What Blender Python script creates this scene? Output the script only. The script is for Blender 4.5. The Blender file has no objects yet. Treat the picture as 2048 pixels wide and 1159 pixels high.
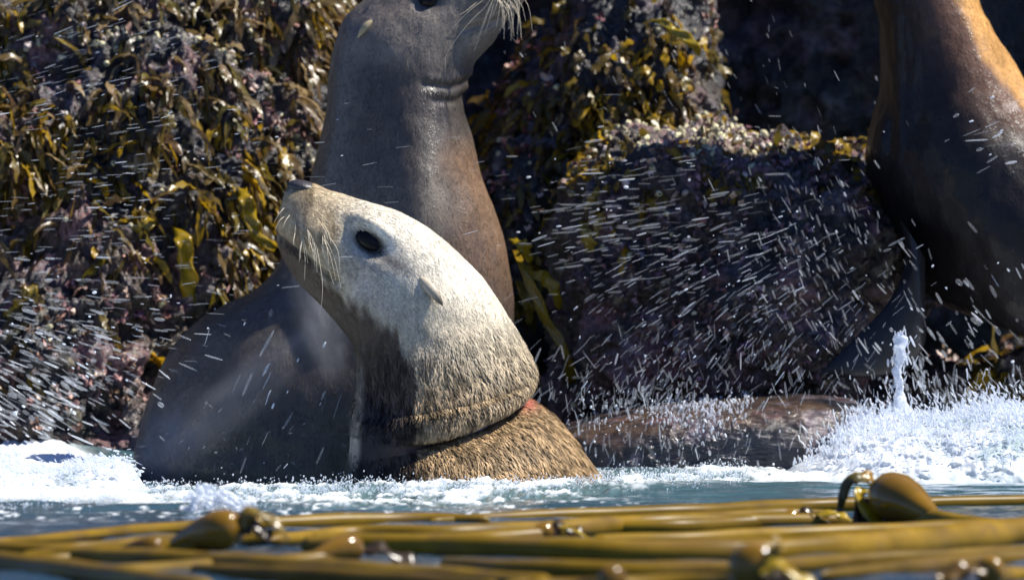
import bpy, math, random
import numpy as np
from mathutils import Vector

random.seed(7)
RNG = np.random.default_rng(11)
S = bpy.context.scene
COL = S.collection

# ------------------------------------------------------------------ camera, sky, sun
F, CX, CY, CAM_H, HOR = 13500.0, 1024.0, 579.5, 0.40, 420.0
PITCH = math.atan((CY - HOR) / F)
cam_d = bpy.data.cameras.new("camera")
cam = bpy.data.objects.new("camera", cam_d)
COL.objects.link(cam)
cam.location = (0, 0, CAM_H)
cam.rotation_euler = (math.pi / 2 - PITCH, 0, 0)
cam_d.sensor_width = 36.0
cam_d.lens = F / 2048.0 * 36.0
cam_d.clip_start = 0.1
cam_d.clip_end = 5000
cam_d.dof.use_dof = True
cam_d.dof.focus_distance = 9.95
cam_d.dof.aperture_fstop = 7.0
S.camera = cam

SUN = Vector((0.58, 0.08, 0.80)).normalized()
w = bpy.data.worlds.new("World")
S.world = w
w.use_nodes = True
nt = w.node_tree
nt.nodes.clear()
sky = nt.nodes.new("ShaderNodeTexSky")
sky.sky_type = 'NISHITA'
sky.sun_disc = False
sky.sun_elevation = math.asin(SUN.z)
sky.ozone_density = 5.0
sky.dust_density = 0.3
sky.sun_rotation = math.atan2(SUN.x, SUN.y)
bg = nt.nodes.new("ShaderNodeBackground")
bg.inputs["Strength"].default_value = 0.06
wo = nt.nodes.new("ShaderNodeOutputWorld")
tint = nt.nodes.new("ShaderNodeVectorMath"); tint.operation = 'MULTIPLY'
tint.inputs[1].default_value = (0.80, 0.95, 1.35)
nt.links.new(sky.outputs[0], tint.inputs[0])
nt.links.new(tint.outputs[0], bg.inputs[0])
nt.links.new(bg.outputs[0], wo.inputs[0])

sl = bpy.data.lights.new("sun", 'SUN')
sl.energy = 5.0
sl.angle = math.radians(0.5)
sl.color = (1.0, 0.95, 0.86)
sun = bpy.data.objects.new("sun", sl)
COL.objects.link(sun)
sun.rotation_euler = (-SUN).to_track_quat('-Z', 'Y').to_euler()
sun.location = (3, 5, 6)

S.view_settings.view_transform = 'Standard'
S.view_settings.look = 'None'
S.view_settings.exposure = 0.8
S.view_settings.gamma = 1.0

# ------------------------------------------------------------------ helpers
def at(px, py, Y):
    """photo pixel (2048 wide) + distance -> world point (camera nearly level)"""
    cp, sp = math.cos(PITCH), math.sin(PITCH)
    px = np.asarray(px, float); py = np.asarray(py, float); Y = np.asarray(Y, float)
    u = (px - CX) / F
    v = -(py - CY) / F
    dy = cp + v * sp
    dz = -sp + v * cp
    s = Y / dy
    return np.stack([u * s, Y + 0 * s, CAM_H + dz * s], -1)

def proj(P):
    cp, sp = math.cos(PITCH), math.sin(PITCH)
    x = P[..., 0]; y = P[..., 1]; z = P[..., 2] - CAM_H
    d = y * cp - z * sp
    v = y * sp + z * cp
    return CX + F * x / d, CY - F * v / d

def gy(py, z=0.0):
    """distance of the water level point seen at photo row py"""
    return F * (CAM_H - z) / (py - HOR)

def _h(ix, iy, iz, seed):
    n = (ix.astype(np.int64) * 374761393 + iy.astype(np.int64) * 668265263 + iz.astype(np.int64) * 2147483647 + seed * 974711) & 0xFFFFFFFF
    n = ((n ^ (n >> 13)) * 1274126177) & 0xFFFFFFFF
    n = ((n ^ (n >> 16)) * 2246822519) & 0xFFFFFFFF
    n = n ^ (n >> 15)
    return (n & 0xFFFF) / 65535.0

def vnoise(P, seed=0):
    Pi = np.floor(P); f = P - Pi
    f = f * f * f * (f * (f * 6 - 15) + 10)
    ix, iy, iz = Pi[..., 0], Pi[..., 1], Pi[..., 2]
    r = 0
    for a in (0, 1):
        for b in (0, 1):
            for c in (0, 1):
                wgt = (f[..., 0] if a else 1 - f[..., 0]) * (f[..., 1] if b else 1 - f[..., 1]) * (f[..., 2] if c else 1 - f[..., 2])
                r = r + wgt * _h(ix + a, iy + b, iz + c, seed)
    return r * 2 - 1

def fbm(P, scale, octv=4, seed=0, gain=0.5):
    P = np.asarray(P, float)
    if np.ndim(scale) == 0:
        scale = np.array([scale] * 3)
    r = 0; a = 1; t = 0
    Q = P * scale
    for i in range(octv):
        r = r + a * vnoise(Q + 17.3 * i, seed + i)
        t += a; a *= gain; Q = Q * 2.03
    return r / t

def sstep(a, b, x):
    t = np.clip((x - a) / (b - a), 0, 1)
    return t * t * (3 - 2 * t)

def mesh_obj(name, V, faces, mat, parent=None, col=None, smooth=True, extra=None):
    V = np.ascontiguousarray(V, dtype=np.float32).reshape(-1, 3)
    me = bpy.data.meshes.new(name)
    if isinstance(faces, np.ndarray):
        k = faces.shape[1]; nf = faces.shape[0]
        me.vertices.add(len(V)); me.vertices.foreach_set("co", V.ravel())
        me.loops.add(nf * k); me.loops.foreach_set("vertex_index", faces.astype(np.int32).ravel())
        me.polygons.add(nf)
        me.polygons.foreach_set("loop_start", np.arange(0, nf * k, k, dtype=np.int32))
        me.update(calc_edges=True)
        me.validate()
    else:
        me.from_pydata(V.tolist(), [], faces)
    if smooth:
        me.polygons.foreach_set("use_smooth", np.ones(len(me.polygons), dtype=bool))
    if col is not None:
        a = me.color_attributes.new("Col", 'FLOAT_COLOR', 'POINT')
        c = np.ones((len(V), 4), np.float32); c[:, :3] = np.asarray(col).reshape(-1, 3)
        a.data.foreach_set("color", c.ravel())
    if extra:
        for k_, v_ in extra.items():
            a = me.attributes.new(k_, 'FLOAT', 'POINT')
            a.data.foreach_set("value", np.asarray(v_, np.float32).ravel())
    if isinstance(mat, (list, tuple)):
        for m in mat: me.materials.append(m)
    else:
        me.materials.append(mat)
    o = bpy.data.objects.new(name, me)
    COL.objects.link(o)
    if parent is not None:
        o.parent = parent
    return o

def tag(o, label=None, cat=None, group=None, kind=None):
    if label: o["label"] = label
    if cat: o["category"] = cat
    if group: o["group"] = group
    if kind: o["kind"] = kind
    return o

def empty(name, label, cat, group=None):
    o = bpy.data.objects.new(name, None)
    o.empty_display_size = 0.05
    COL.objects.link(o)
    return tag(o, label, cat, group)

def grid_faces(nu, nv, wrap=False):
    i = np.arange(nu - 1)[:, None]; j = np.arange(nv if wrap else nv - 1)[None, :]
    j2 = (j + 1) % nv
    return np.stack([i * nv + j, i * nv + j2, (i + 1) * nv + j2, (i + 1) * nv + j], -1).reshape(-1, 4)

def grid_normals(G, wrap=True):
    du = np.gradient(G, axis=0)
    if wrap:
        dv = np.roll(G, -1, 1) - np.roll(G, 1, 1)
    else:
        dv = np.gradient(G, axis=1)
    n = np.cross(du, dv)
    return n / (np.linalg.norm(n, axis=-1, keepdims=True) + 1e-12)

def catmull(K, per):
    K = np.asarray(K, float)
    P = np.vstack([2 * K[0] - K[1], K, 2 * K[-1] - K[-2]])
    out = []
    for i in range(1, len(P) - 2):
        for t in np.linspace(0, 1, per, endpoint=False):
            p0, p1, p2, p3 = P[i - 1], P[i], P[i + 1], P[i + 2]
            out.append(0.5 * ((2 * p1) + (-p0 + p2) * t + (2 * p0 - 5 * p1 + 4 * p2 - p3) * t * t + (-p0 + 3 * p1 - 3 * p2 + p3) * t ** 3))
    out.append(K[-1])
    return np.array(out)

def tube(pts, rad, sides=10, squash=1.0):
    """pts (n,3), rad (n,) -> verts, faces, closed ends by small radii"""
    pts = np.asarray(pts, float); rad = np.asarray(rad, float)
    T = np.gradient(pts, axis=0); T /= np.linalg.norm(T, axis=1, keepdims=True) + 1e-12
    ref = np.array([0, 0, 1.0]) if abs(T[len(T) // 2][2]) < 0.8 else np.array([0, 1.0, 0])
    A = np.cross(T, ref); A /= np.linalg.norm(A, axis=1, keepdims=True) + 1e-12
    B = np.cross(A, T)
    th = np.linspace(0, 2 * math.pi, sides, endpoint=False)
    G = pts[:, None] + rad[:, None, None] * (A[:, None] * np.cos(th)[None, :, None] + squash * B[:, None] * np.sin(th)[None, :, None])
    return G.reshape(-1, 3), grid_faces(len(pts), sides, True)

def join(parts):
    V, Fc, off = [], [], 0
    for v, f in parts:
        V.append(v); Fc.append(f + off); off += len(v)
    return np.vstack(V), np.vstack(Fc)

# ------------------------------------------------------------------ materials
def mat_new(name):
    m = bpy.data.materials.new(name); m.use_nodes = True
    n = m.node_tree.nodes; n.clear()
    out = n.new("ShaderNodeOutputMaterial"); b = n.new("ShaderNodeBsdfPrincipled")
    m.node_tree.links.new(b.outputs[0], out.inputs[0])
    return m, m.node_tree, b, out

def add_bump(t, b, scale, strength, dist=0.01, detail=6, stretch=None, kind='noise'):
    tc = t.nodes.new("ShaderNodeTexCoord")
    src = tc.outputs["Object"]
    if stretch:
        mp = t.nodes.new("ShaderNodeMapping"); mp.inputs["Scale"].default_value = stretch
        t.links.new(src, mp.inputs[0]); src = mp.outputs[0]
    nz = t.nodes.new("ShaderNodeTexNoise")
    nz.inputs["Scale"].default_value = scale; nz.inputs["Detail"].default_value = detail
    nz.inputs["Roughness"].default_value = 0.6
    t.links.new(src, nz.inputs["Vector"])
    bp = t.nodes.new("ShaderNodeBump")
    bp.inputs["Strength"].default_value = strength; bp.inputs["Distance"].default_value = dist
    t.links.new(nz.outputs["Fac"], bp.inputs["Height"])
    t.links.new(bp.outputs[0], b.inputs["Normal"])
    return nz, src

def mat_attr(name, rough=0.6, spec=0.3, bump=None, vary=0.25, vscale=60, rough_attr=None, coat=0.0, sss=0.0, transl=0.0):
    """colour from the vertex colour attribute, broken up by noise"""
    m, t, b, out = mat_new(name)
    at_ = t.nodes.new("ShaderNodeAttribute"); at_.attribute_name = "Col"
    tc = t.nodes.new("ShaderNodeTexCoord")
    nz = t.nodes.new("ShaderNodeTexNoise"); nz.inputs["Scale"].default_value = vscale; nz.inputs["Detail"].default_value = 5
    t.links.new(tc.outputs["Object"], nz.inputs["Vector"])
    mr = t.nodes.new("ShaderNodeMapRange")
    mr.inputs["From Min"].default_value = 0.3; mr.inputs["From Max"].default_value = 0.7
    mr.inputs["To Min"].default_value = 1 - vary; mr.inputs["To Max"].default_value = 1 + vary
    t.links.new(nz.outputs["Fac"], mr.inputs["Value"])
    mx = t.nodes.new("ShaderNodeVectorMath"); mx.operation = 'SCALE'
    t.links.new(at_.outputs["Color"], mx.inputs[0]); t.links.new(mr.outputs[0], mx.inputs["Scale"])
    t.links.new(mx.outputs[0], b.inputs["Base Color"])
    b.inputs["Roughness"].default_value = rough
    b.inputs["Specular IOR Level"].default_value = spec
    if coat:
        b.inputs["Coat Weight"].default_value = coat; b.inputs["Coat Roughness"].default_value = 0.12
    if rough_attr:
        ra = t.nodes.new("ShaderNodeAttribute"); ra.attribute_name = rough_attr
        t.links.new(ra.outputs["Fac"], b.inputs["Roughness"])
    if bump:
        add_bump(t, b, *bump)
    if transl:
        tr = t.nodes.new("ShaderNodeBsdfTranslucent"); mixs = t.nodes.new("ShaderNodeMixShader")
        mixs.inputs[0].default_value = transl
        t.links.new(mx.outputs[0], tr.inputs["Color"])
        t.links.new(b.outputs[0], mixs.inputs[1]); t.links.new(tr.outputs[0], mixs.inputs[2])
        t.links.new(mixs.outputs[0], out.inputs[0])
    return m

def mat_plain(name, color, rough=0.5, spec=0.5, bump=None, transm=0.0, ior=1.45):
    m, t, b, out = mat_new(name)
    b.inputs["Base Color"].default_value = (*color, 1)
    b.inputs["Roughness"].default_value = rough
    b.inputs["Specular IOR Level"].default_value = spec
    b.inputs["Transmission Weight"].default_value = transm
    b.inputs["IOR"].default_value = ior
    if bump: add_bump(t, b, *bump)
    return m

M_ROCK = mat_attr("wet_rock", 0.32, 0.5, (55, 0.9, 0.02, 9), 0.55, 90)
M_WETROCK = mat_attr("awash_rock", 0.14, 0.6, (38, 0.7, 0.015, 8, (0.5, 1, 1.6)), 0.5, 60)
M_HIDE_T = mat_attr("tan_hide", 0.65, 0.08, (160, 0.35, 0.004, 4, (1, 1, 0.35)), 0.15, 120)
M_HIDE_G = mat_attr("grey_wet_hide", 0.5, 0.4, (75, 0.4, 0.005, 7, (1.6, 1.6, 0.5)), 0.2, 45, coat=0.2)
M_HIDE_D = mat_attr("dark_wet_hide", 0.42, 0.18, (55, 0.3, 0.006, 7, (1.4, 1.4, 0.5)), 0.2, 40, coat=0.18)
M_FUR = mat_attr("tan_fur", 0.5, 0.14, None, 0.18, 200, transl=0.0)
M_WETFUR = mat_attr("wet_dark_fur", 0.4, 0.4, None, 0.2, 90)
M_EYE = mat_plain("wet_eye", (0.006, 0.005, 0.006), 0.3, 0.2)
M_NOSE = mat_plain("nose_skin", (0.035, 0.032, 0.035), 0.4, 0.5, (300, 0.4, 0.002, 3))
M_EAR = mat_attr("ear_skin", 0.5, 0.3, None, 0.15, 200)
M_WHISK = mat_plain("whisker_hair", (0.62, 0.54, 0.40), 0.4, 0.4)
M_WOUND = mat_attr("raw_skin", 0.25, 0.6, (120, 0.4, 0.003, 4), 0.25, 150)
M_WEED = mat_attr("seaweed_blade", 0.3, 0.45, (90, 0.35, 0.004, 3), 0.3, 70, transl=0.45)
M_KELP = mat_attr("kelp_skin", 0.36, 0.10, (25, 0.10, 0.004, 4), 0.25, 18)
M_BULB = mat_attr("kelp_bulb_skin", 0.14, 0.35, (25, 0.08, 0.004, 4), 0.2, 18)
M_KELPB = mat_attr("kelp_blade", 0.25, 0.5, (50, 0.3, 0.004, 3), 0.25, 40, transl=0.3)
M_SHELL = mat_attr("barnacle_shell", 0.55, 0.4, (250, 0.5, 0.003, 3), 0.25, 150)
M_PINK = mat_attr("coralline_tuft", 0.5, 0.4, None, 0.3, 120)
M_FOAM = mat_attr("foam_white", 0.4, 0.3, (200, 0.4, 0.004, 6), 0.04, 60, transl=0.3)

def make_water_mat():
    m, t, b, out = mat_new("sea_water")
    at_ = t.nodes.new("ShaderNodeAttribute"); at_.attribute_name = "Col"
    fo = t.nodes.new("ShaderNodeAttribute"); fo.attribute_name = "foam"
    t.links.new(at_.outputs["Color"], b.inputs["Base Color"])
    mr = t.nodes.new("ShaderNodeMapRange"); mr.inputs["To Min"].default_value = 0.06; mr.inputs["To Max"].default_value = 0.4
    t.links.new(fo.outputs["Fac"], mr.inputs["Value"]); t.links.new(mr.outputs[0], b.inputs["Roughness"])
    b.inputs["IOR"].default_value = 1.33
    add_bump(t, b, 30, 0.25, 0.006, 4, (0.5, 1.0, 1.0))
    return m
M_WATER = make_water_mat()

def make_drop_mat():
    m, t, b, out = mat_new("spray_water")
    b.inputs["Base Color"].default_value = (0.88, 0.91, 0.95, 1)
    b.inputs["Roughness"].default_value = 0.1
    b.inputs["Specular IOR Level"].default_value = 0.8
    ca = t.nodes.new("ShaderNodeAttribute"); ca.attribute_name = "cover"
    tr = t.nodes.new("ShaderNodeBsdfTransparent"); mx = t.nodes.new("ShaderNodeMixShader")
    tl = t.nodes.new("ShaderNodeBsdfTranslucent"); tl.inputs["Color"].default_value = (0.8, 0.86, 0.95, 1)
    mx2 = t.nodes.new("ShaderNodeMixShader"); mx2.inputs[0].default_value = 0.45
    t.links.new(ca.outputs["Fac"], mx.inputs[0])
    t.links.new(b.outputs[0], mx2.inputs[1]); t.links.new(tl.outputs[0], mx2.inputs[2])
    t.links.new(tr.outputs[0], mx.inputs[1]); t.links.new(mx2.outputs[0], mx.inputs[2])
    t.links.new(mx.outputs[0], out.inputs[0])
    return m
M_DROP = make_drop_mat()
M_CLEAR = mat_plain("clear_splash_water", (0.9, 0.95, 1.0), 0.05, 0.6, (120, 0.8, 0.01, 5), 0.75, 1.33)

# ------------------------------------------------------------------ rocks
C_BASALT = np.array([0.022, 0.022, 0.026]); C_PINK = np.array([0.20, 0.105, 0.105])
C_PALE = np.array([0.34, 0.29, 0.20]); C_BROWN = np.array([0.075, 0.05, 0.035]); C_LILAC = np.array([0.16, 0.13, 0.15])

def rock_colors(P, pink=0.5, pale=0.3, seed=0, brown=0.4):
    c = np.tile(C_BASALT, (len(P), 1))
    def mixc(c, k, m): return c * (1 - m[:, None]) + k * m[:, None]
    c = mixc(c, C_BROWN, sstep(0.1 - 0.4 * brown, 0.45, fbm(P, 9, 4, seed + 1)) * brown * 1.5)
    c = mixc(c, C_PINK, sstep(0.30 - 0.35 * pink, 0.5 - 0.2 * pink, fbm(P, 13, 5, seed + 5, 0.65)) * min(1, pink * 1.6))
    c = mixc(c, C_LILAC, sstep(0.12, 0.3, fbm(P, 17, 4, seed + 31, 0.6)) * 0.6)
    c = mixc(c, C_PALE, sstep(0.40 - 0.35 * pale, 0.5 - 0.2 * pale, fbm(P, 34, 4, seed + 11, 0.65)) * min(1, pale * 2))
    return np.clip(0.85 * c, 0, 1)

def boulder(name, poly, Yc, depth, power, amp, seed, nu=420, nv=260, pink=0.5, pale=0.3, brown=0.4, mat=None, lean=0.0, fine=1.0):
    """star-shaped outline in the photo plane, real depth behind and in front"""
    poly = np.array(poly, float)
    poly = np.concatenate([poly[i] + (poly[(i + 1) % len(poly)] - poly[i]) * np.linspace(0, 1, 14, endpoint=False)[:, None] for i in range(len(poly))])
    W = at(poly[:, 0], poly[:, 1], Yc)[:, [0, 2]]
    c = (W.max(0) + W.min(0)) / 2
    d = W - c
    ang = np.arctan2(d[:, 1], d[:, 0]); r = np.linalg.norm(d, axis=1)
    o = np.argsort(ang); ang, r = ang[o], r[o]
    th = np.linspace(-math.pi, math.pi, nu, endpoint=False)
    R = np.interp(th, np.r_[ang - 2 * math.pi, ang, ang + 2 * math.pi], np.r_[r, r, r])
    for _ in range(3): R = (np.roll(R, 1) + R * 2 + np.roll(R, -1)) / 4
    ph = np.linspace(-math.pi / 2, math.pi / 2, nv)
    cs = np.cos(ph) ** power; sn = np.sign(ph) * np.abs(np.sin(ph)) ** power
    X = c[0] + cs[:, None] * (R * np.cos(th))[None]
    Z = c[1] + cs[:, None] * (R * np.sin(th))[None]
    Yv = Yc + depth * sn[:, None] + 0 * X + lean * (Z - c[1])
    G = np.stack([X, Yv, Z], -1)
    N = grid_normals(G); ctr = np.array([c[0], Yc, c[1]])
    if ((N * (G - ctr)).sum(-1)).mean() < 0: N = -N
    n1 = fbm(G, 5, 3, seed)[..., None]; n2 = fbm(G, 17, 4, seed + 3, 0.6)[..., None]
    n3 = fbm(G, 70, 4, seed + 9, 0.65)[..., None]
    ridg = (1 - np.abs(fbm(G, 11, 4, seed + 21)))[..., None] - 0.8
    G = G + N * (amp * n1 + amp * 0.5 * n2 + 0.012 * fine * n3 - amp * 0.5 * np.clip(ridg, -0.1, 1))
    V = G.reshape(-1, 3)
    col = rock_colors(V, pink, pale, seed, brown)
    f = grid_faces(nv, nu, True)
    ob = mesh_obj(name, V, f, mat or M_ROCK, None, col)
    return ob, G, grid_normals(G) * np.sign((grid_normals(G) * (G - ctr)).sum(-1).mean())

# back wall of the rock, dark and broken
xs = np.linspace(-3.2, 3.2, 620); zs = np.linspace(-0.6, 2.6, 380)
X, Z = np.meshgrid(xs, zs)
G = np.stack([X, 12.15 + 0.10 * Z + 0 * X, Z], -1)
dsp = 0.20 * fbm(G, 3, 4, 40) + 0.08 * fbm(G, 10, 4, 44, 0.6) + 0.02 * fbm(G, 45, 3, 48)
G[..., 1] += dsp
V = G.reshape(-1, 3)
o = mesh_obj("rock_face", V, grid_faces(380, 620), M_ROCK, None, rock_colors(V, 0.25, 0.12, 40, 0.3))
tag(o, "dark wet rock face behind the sea lions", "rock", kind="structure")

B_LEFT, G_LEFT, N_LEFT = boulder("boulder", [(-260, 1020), (-300, 500), (-250, 60), (-120, -180), (250, -260), (560, -230), (680, -80), (700, 200), (650, 420), (600, 560), (540, 700), (420, 860), (380, 1020)],
    11.6, 0.55, 0.62, 0.085, 3, 640, 420, 0.8, 0.3, 0.7, lean=0.6)
tag(B_LEFT, "big seaweed covered boulder at left behind the grey sea lion", "rock", "rocks at the waterline")
B_MID, G_MID, N_MID = boulder("boulder", [(930, 640), (950, 400), (1000, 240), (1080, 120), (1180, -60), (1300, -140), (1400, -60), (1420, 120), (1440, 260), (1400, 420), (1300, 640)],
    11.75, 0.35, 0.65, 0.05, 12, 420, 300, 0.35, 0.25, 0.6, lean=0.18)
tag(B_MID, "steep rock between the upright sea lions with shaggy golden seaweed", "rock", "rocks at the waterline")
B_RIGHT, G_RIGHT, N_RIGHT = boulder("boulder", [(1090, 860), (1105, 640), (1112, 470), (1135, 385), (1180, 318), (1260, 268), (1340, 282), (1430, 258), (1520, 296), (1600, 278), (1700, 300), (1790, 290), (1850, 420), (1830, 620), (1760, 740), (1720, 860)],
    11.3, 0.42, 0.55, 0.06, 22, 560, 380, 0.95, 0.3, 0.9, lean=0.10)
tag(B_RIGHT, "rounded dark boulder with pink algae and a pale barnacle top", "rock", "rocks at the waterline")
B_LOW, G_LOW, N_LOW = boulder("boulder", [(1060, 1000), (1090, 862), (1180, 836), (1300, 815), (1450, 798), (1600, 786), (1700, 795), (1760, 850), (1760, 1000)],
    10.75, 0.36, 0.5, 0.004, 33, 420, 240, 0.35, 0.0, 1.0, fine=0.3, lean=0.15, mat=M_WETROCK)
tag(B_LOW, "low smooth reddish brown rock awash beside the tan sea lion", "rock", "rocks at the waterline")
B_SM, G_SM, N_SM = boulder("boulder", [(1650, 900), (1680, 770), (1760, 735), (1860, 730), (1960, 745), (2080, 690), (2200, 660), (2260, 900)],
    11.25, 0.3, 0.65, 0.04, 55, 300, 200, 0.6, 0.3, 0.7)
tag(B_SM, "small brown rock behind the white splash at lower right", "rock", "rocks at the waterline")

# ------------------------------------------------------------------ seaweed, barnacles, tufts
WEED_COLS = {
    'gold': np.array([0.34, 0.21, 0.012]), 'olive': np.array([0.14, 0.10, 0.018]),
    'brown': np.array([0.14, 0.09, 0.03]), 'dark': np.array([0.045, 0.034, 0.02]), 'tan': np.array([0.28, 0.20, 0.10])}

def blade(base, nrm, L, Wd, rng, droop=1.0, seg=7, side=None, lift=0.4, ruffle=0.25):
    """one ruffled seaweed blade that leaves the rock and hangs down"""
    nrm = nrm / np.linalg.norm(nrm)
    g = np.array([rng.normal(0, 0.25), rng.normal(0, 0.2), -1.0])
    d = nrm * lift + g * 0.35 + rng.normal(0, 0.25, 3)
    d /= np.linalg.norm(d)
    p = base - nrm * 0.004
    pts = [p]
    for i in range(seg):
        d = d + g * 0.22 * droop + rng.normal(0, 0.10, 3)
        d /= np.linalg.norm(d)
        p = p + d * L / seg
        pts.append(p)
    pts = np.array(pts)
    T = np.gradient(pts, axis=0); T /= np.linalg.norm(T, axis=1, keepdims=True)
    s = np.cross(T, nrm[None] + rng.normal(0, 0.35, 3)); s /= np.linalg.norm(s, axis=1, keepdims=True) + 1e-9
    nn = np.cross(s, T)
    t = np.linspace(0, 1, seg + 1)
    wd = Wd * (0.25 + 0.75 * np.sin(np.pi * np.clip(t * 0.85 + 0.12, 0, 1)) ** 0.7) * (1 + 0.25 * np.sin(t * 17 + rng.uniform(0, 6)))
    wd[-1] *= 0.35
    ph = rng.uniform(0, 6.28); fr = rng.uniform(9, 16)
    cols = []
    for k, q in enumerate((-1, -0.45, 0.45, 1)):
        r = ruffle * wd * (abs(q) ** 1.5) * np.sin(t * fr + ph + k * 1.7)
        cols.append(pts + s * (q * wd * 0.5)[:, None] + nn * r[:, None])
    G = np.stack(cols, 1)
    return G.reshape(-1, 3), grid_faces(seg + 1, 4)

def scatter(name, G, N, count, dens, pal, Lr, Wr, seed, label=None, lift=0.4):
    rng = np.random.default_rng(seed)
    P = G.reshape(-1, 3); Nn = N.reshape(-1, 3)
    px, py = proj(P)
    face = Nn[:, 1] < 0.25
    # weight by screen area of the grid cell so that blades spread evenly
    du = np.linalg.norm(np.cross(np.gradient(G, axis=0), np.gradient(G, axis=1)), axis=-1).reshape(-1)
    wgt = du * np.clip(dens(px, py, P), 0, None) * face * (px > -150) * (px < 2200) * (py > -150)
    wgt = wgt / wgt.sum()
    idx = rng.choice(len(P), count, p=wgt)
    Vs, Fs, Cs, off = [], [], [], 0
    for i in idx:
        c = pal(px[i], py[i], rng)
        tuft = rng.integers(1, 4)
        for _ in range(tuft):
            v, f = blade(P[i] + rng.normal(0, 0.006, 3), Nn[i], rng.uniform(*Lr), rng.uniform(*Wr), rng, lift=lift)
            Vs.append(v); Fs.append(f + off); off += len(v)
            cc = np.clip(c * rng.uniform(0.7, 1.3) + rng.normal(0, 0.004, 3), 0.004, 1)
            Cs.append(np.tile(cc, (len(v), 1)))
    o = mesh_obj(name, np.vstack(Vs), np.vstack(Fs), M_WEED, None, np.vstack(Cs))
    return tag(o, label, "seaweed", kind="stuff")

def pick(rng, **p):
    k = list(p); pr = np.array([p[x] for x in k], float); return WEED_COLS[k[rng.choice(len(k), p=pr / pr.sum())]]

def blob(px, py, cx, cy, rx, ry):
    return np.exp(-(((px - cx) / rx) ** 2 + ((py - cy) / ry) ** 2))

def dens_left(px, py, P):
    d = 1.0 * sstep(640, 420, py) * (0.35 + 1.2 * sstep(-0.15, 0.35, fbm(P, 8, 3, 71)))
    d = d * (1 - 0.85 * blob(px, py, 150, 100, 170, 90)) + 0.6 * blob(px, py, 110, 290, 200, 60)
    return d + 0.05 * (py < 760)
def pal_left(px, py, rng):
    g = 0.07 + 0.8 * blob(px, py, 110, 285, 190, 50) + 0.6 * blob(px, py, 440, 400, 200, 130) + .3 * blob(px, py, 250, 550, 250, 80)
    return pick(rng, gold=g, olive=0.5, brown=0.6, dark=0.25, tan=0.5 * (py < 330))
scatter("seaweed", G_LEFT, N_LEFT, 3000, dens_left, pal_left, (0.025, 0.085), (0.006, 0.016), 5, "olive and golden seaweed draped over the big boulder at left")

def dens_mid(px, py, P):
    return (0.8 * blob(px, py, 1200, 190, 130, 130) + 0.7 * blob(px, py, 1100, 300, 130, 90) + 0.6 * blob(px, py, 1330, 60, 80, 140) + 0.5 * blob(px, py, 1060, 430, 60, 120)) * (0.4 + sstep(-.2, .3, fbm(P, 9, 3, 72)))
def pal_mid(px, py, rng): return pick(rng, gold=0.55, olive=0.5, brown=0.5, dark=0.4, tan=0.1)
scatter("seaweed", G_MID, N_MID, 720, dens_mid, pal_mid, (0.02, 0.06), (0.008, 0.018), 6, "shaggy golden brown seaweed on the steep rock right of the grey sea lion")

def dens_right(px, py, P):
    return 1.6 * blob(px, py, 1690, 292, 70, 30) + .8 * blob(px, py, 1580, 295, 60, 25) + 0.25 * blob(px, py, 1480, 300, 200, 50) + 01.0 * blob(px, py, 1200, 330, 70, 50) + .8 * blob(px, py, 1270, 390, 60, 60) + 0.45 * blob(px, py, 1450, 360, 40, 80) + 0.7 * blob(px, py, 1720, 330, 50, 40)
def pal_right(px, py, rng): return pick(rng, gold=0.7, olive=0.45, brown=0.3, dark=0.15)
scatter("seaweed", G_RIGHT, N_RIGHT, 640, dens_right, pal_right, (0.02, 0.055), (0.008, 0.018), 8, "golden seaweed tufts along the rim of the barnacle topped boulder")

def dens_sm(px, py, P): return 0.9 * blob(px, py, 2020, 740, 70, 50)
scatter("seaweed", G_SM, N_SM, 60, dens_sm, lambda x, y, r: pick(r, gold=0.6, olive=0.5, brown=0.3), (0.04, 0.09), (0.012, 0.022), 9, "olive seaweed straps on the small rock behind the white splash")

# single hanging fronds one can point at
def frond(path, widths, Y, col, label, thick=0.0015):
    pts = catmull([tuple(at(x, y, Y + dy)) for x, y, dy in path], 8)
    wv = np.interp(np.linspace(0, 1, len(pts)), np.linspace(0, 1, len(widths)), widths) * Y / F
    T = np.gradient(pts, axis=0); T /= np.linalg.norm(T, axis=1, keepdims=True)
    s = np.cross(T, np.array([0.15, -1.0, 0.25])); s /= np.linalg.norm(s, axis=1, keepdims=True)
    nn = np.cross(s, T)
    t = np.linspace(0, 1, len(pts))
    cols = []
    for k, q in enumerate((-1, -0.6, -0.2, 0.2, 0.6, 1)):
        r = 0.25 * wv * abs(q) ** 1.4 * np.sin(t * 22 + k * 1.3)
        cols.append(pts + s * (q * wv * 0.5 * (1 + 0.15 * np.sin(t * 31 + k)))[:, None] + nn * r[:, None])
    G = np.stack(cols, 1)
    o = mesh_obj("seaweed_frond", G.reshape(-1, 3), grid_faces(len(pts), 6), M_KELPB, None, np.tile(np.array(col), (G.shape[0] * 6, 1)))
    sm = o.modifiers.new("solid", 'SOLIDIFY'); sm.thickness = thick
    tag(o, label, "seaweed", "hanging seaweed fronds")
GOLD = (0.32, 0.21, 0.01)
frond([(345, 440, .1), (365, 470, 0), (372, 520, 0), (378, 580, 0.02), (376, 640, 0.05)], [14, 34, 30, 34, 20], 11.0, GOLD, "long straight golden frond hanging left of the tan sea lion's muzzle")
frond([(1030, 500, .1), (1050, 545, 0), (1075, 600, -.02), (1105, 660, 0), (1135, 710, 0), (1142, 768, 0.03)], [10, 16, 22, 18, 16, 24], 10.95, (0.26, 0.17, 0.012), "long drooping golden frond hanging behind the tan sea lion's neck")
frond([(1022, 478, .08), (1040, 485, 0), (1052, 500, 0), (1062, 525, 0.02)], [10, 26, 24, 10], 10.98, (0.36, 0.25, 0.012), "short broad yellow frond at the head of the long drooping one")
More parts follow.
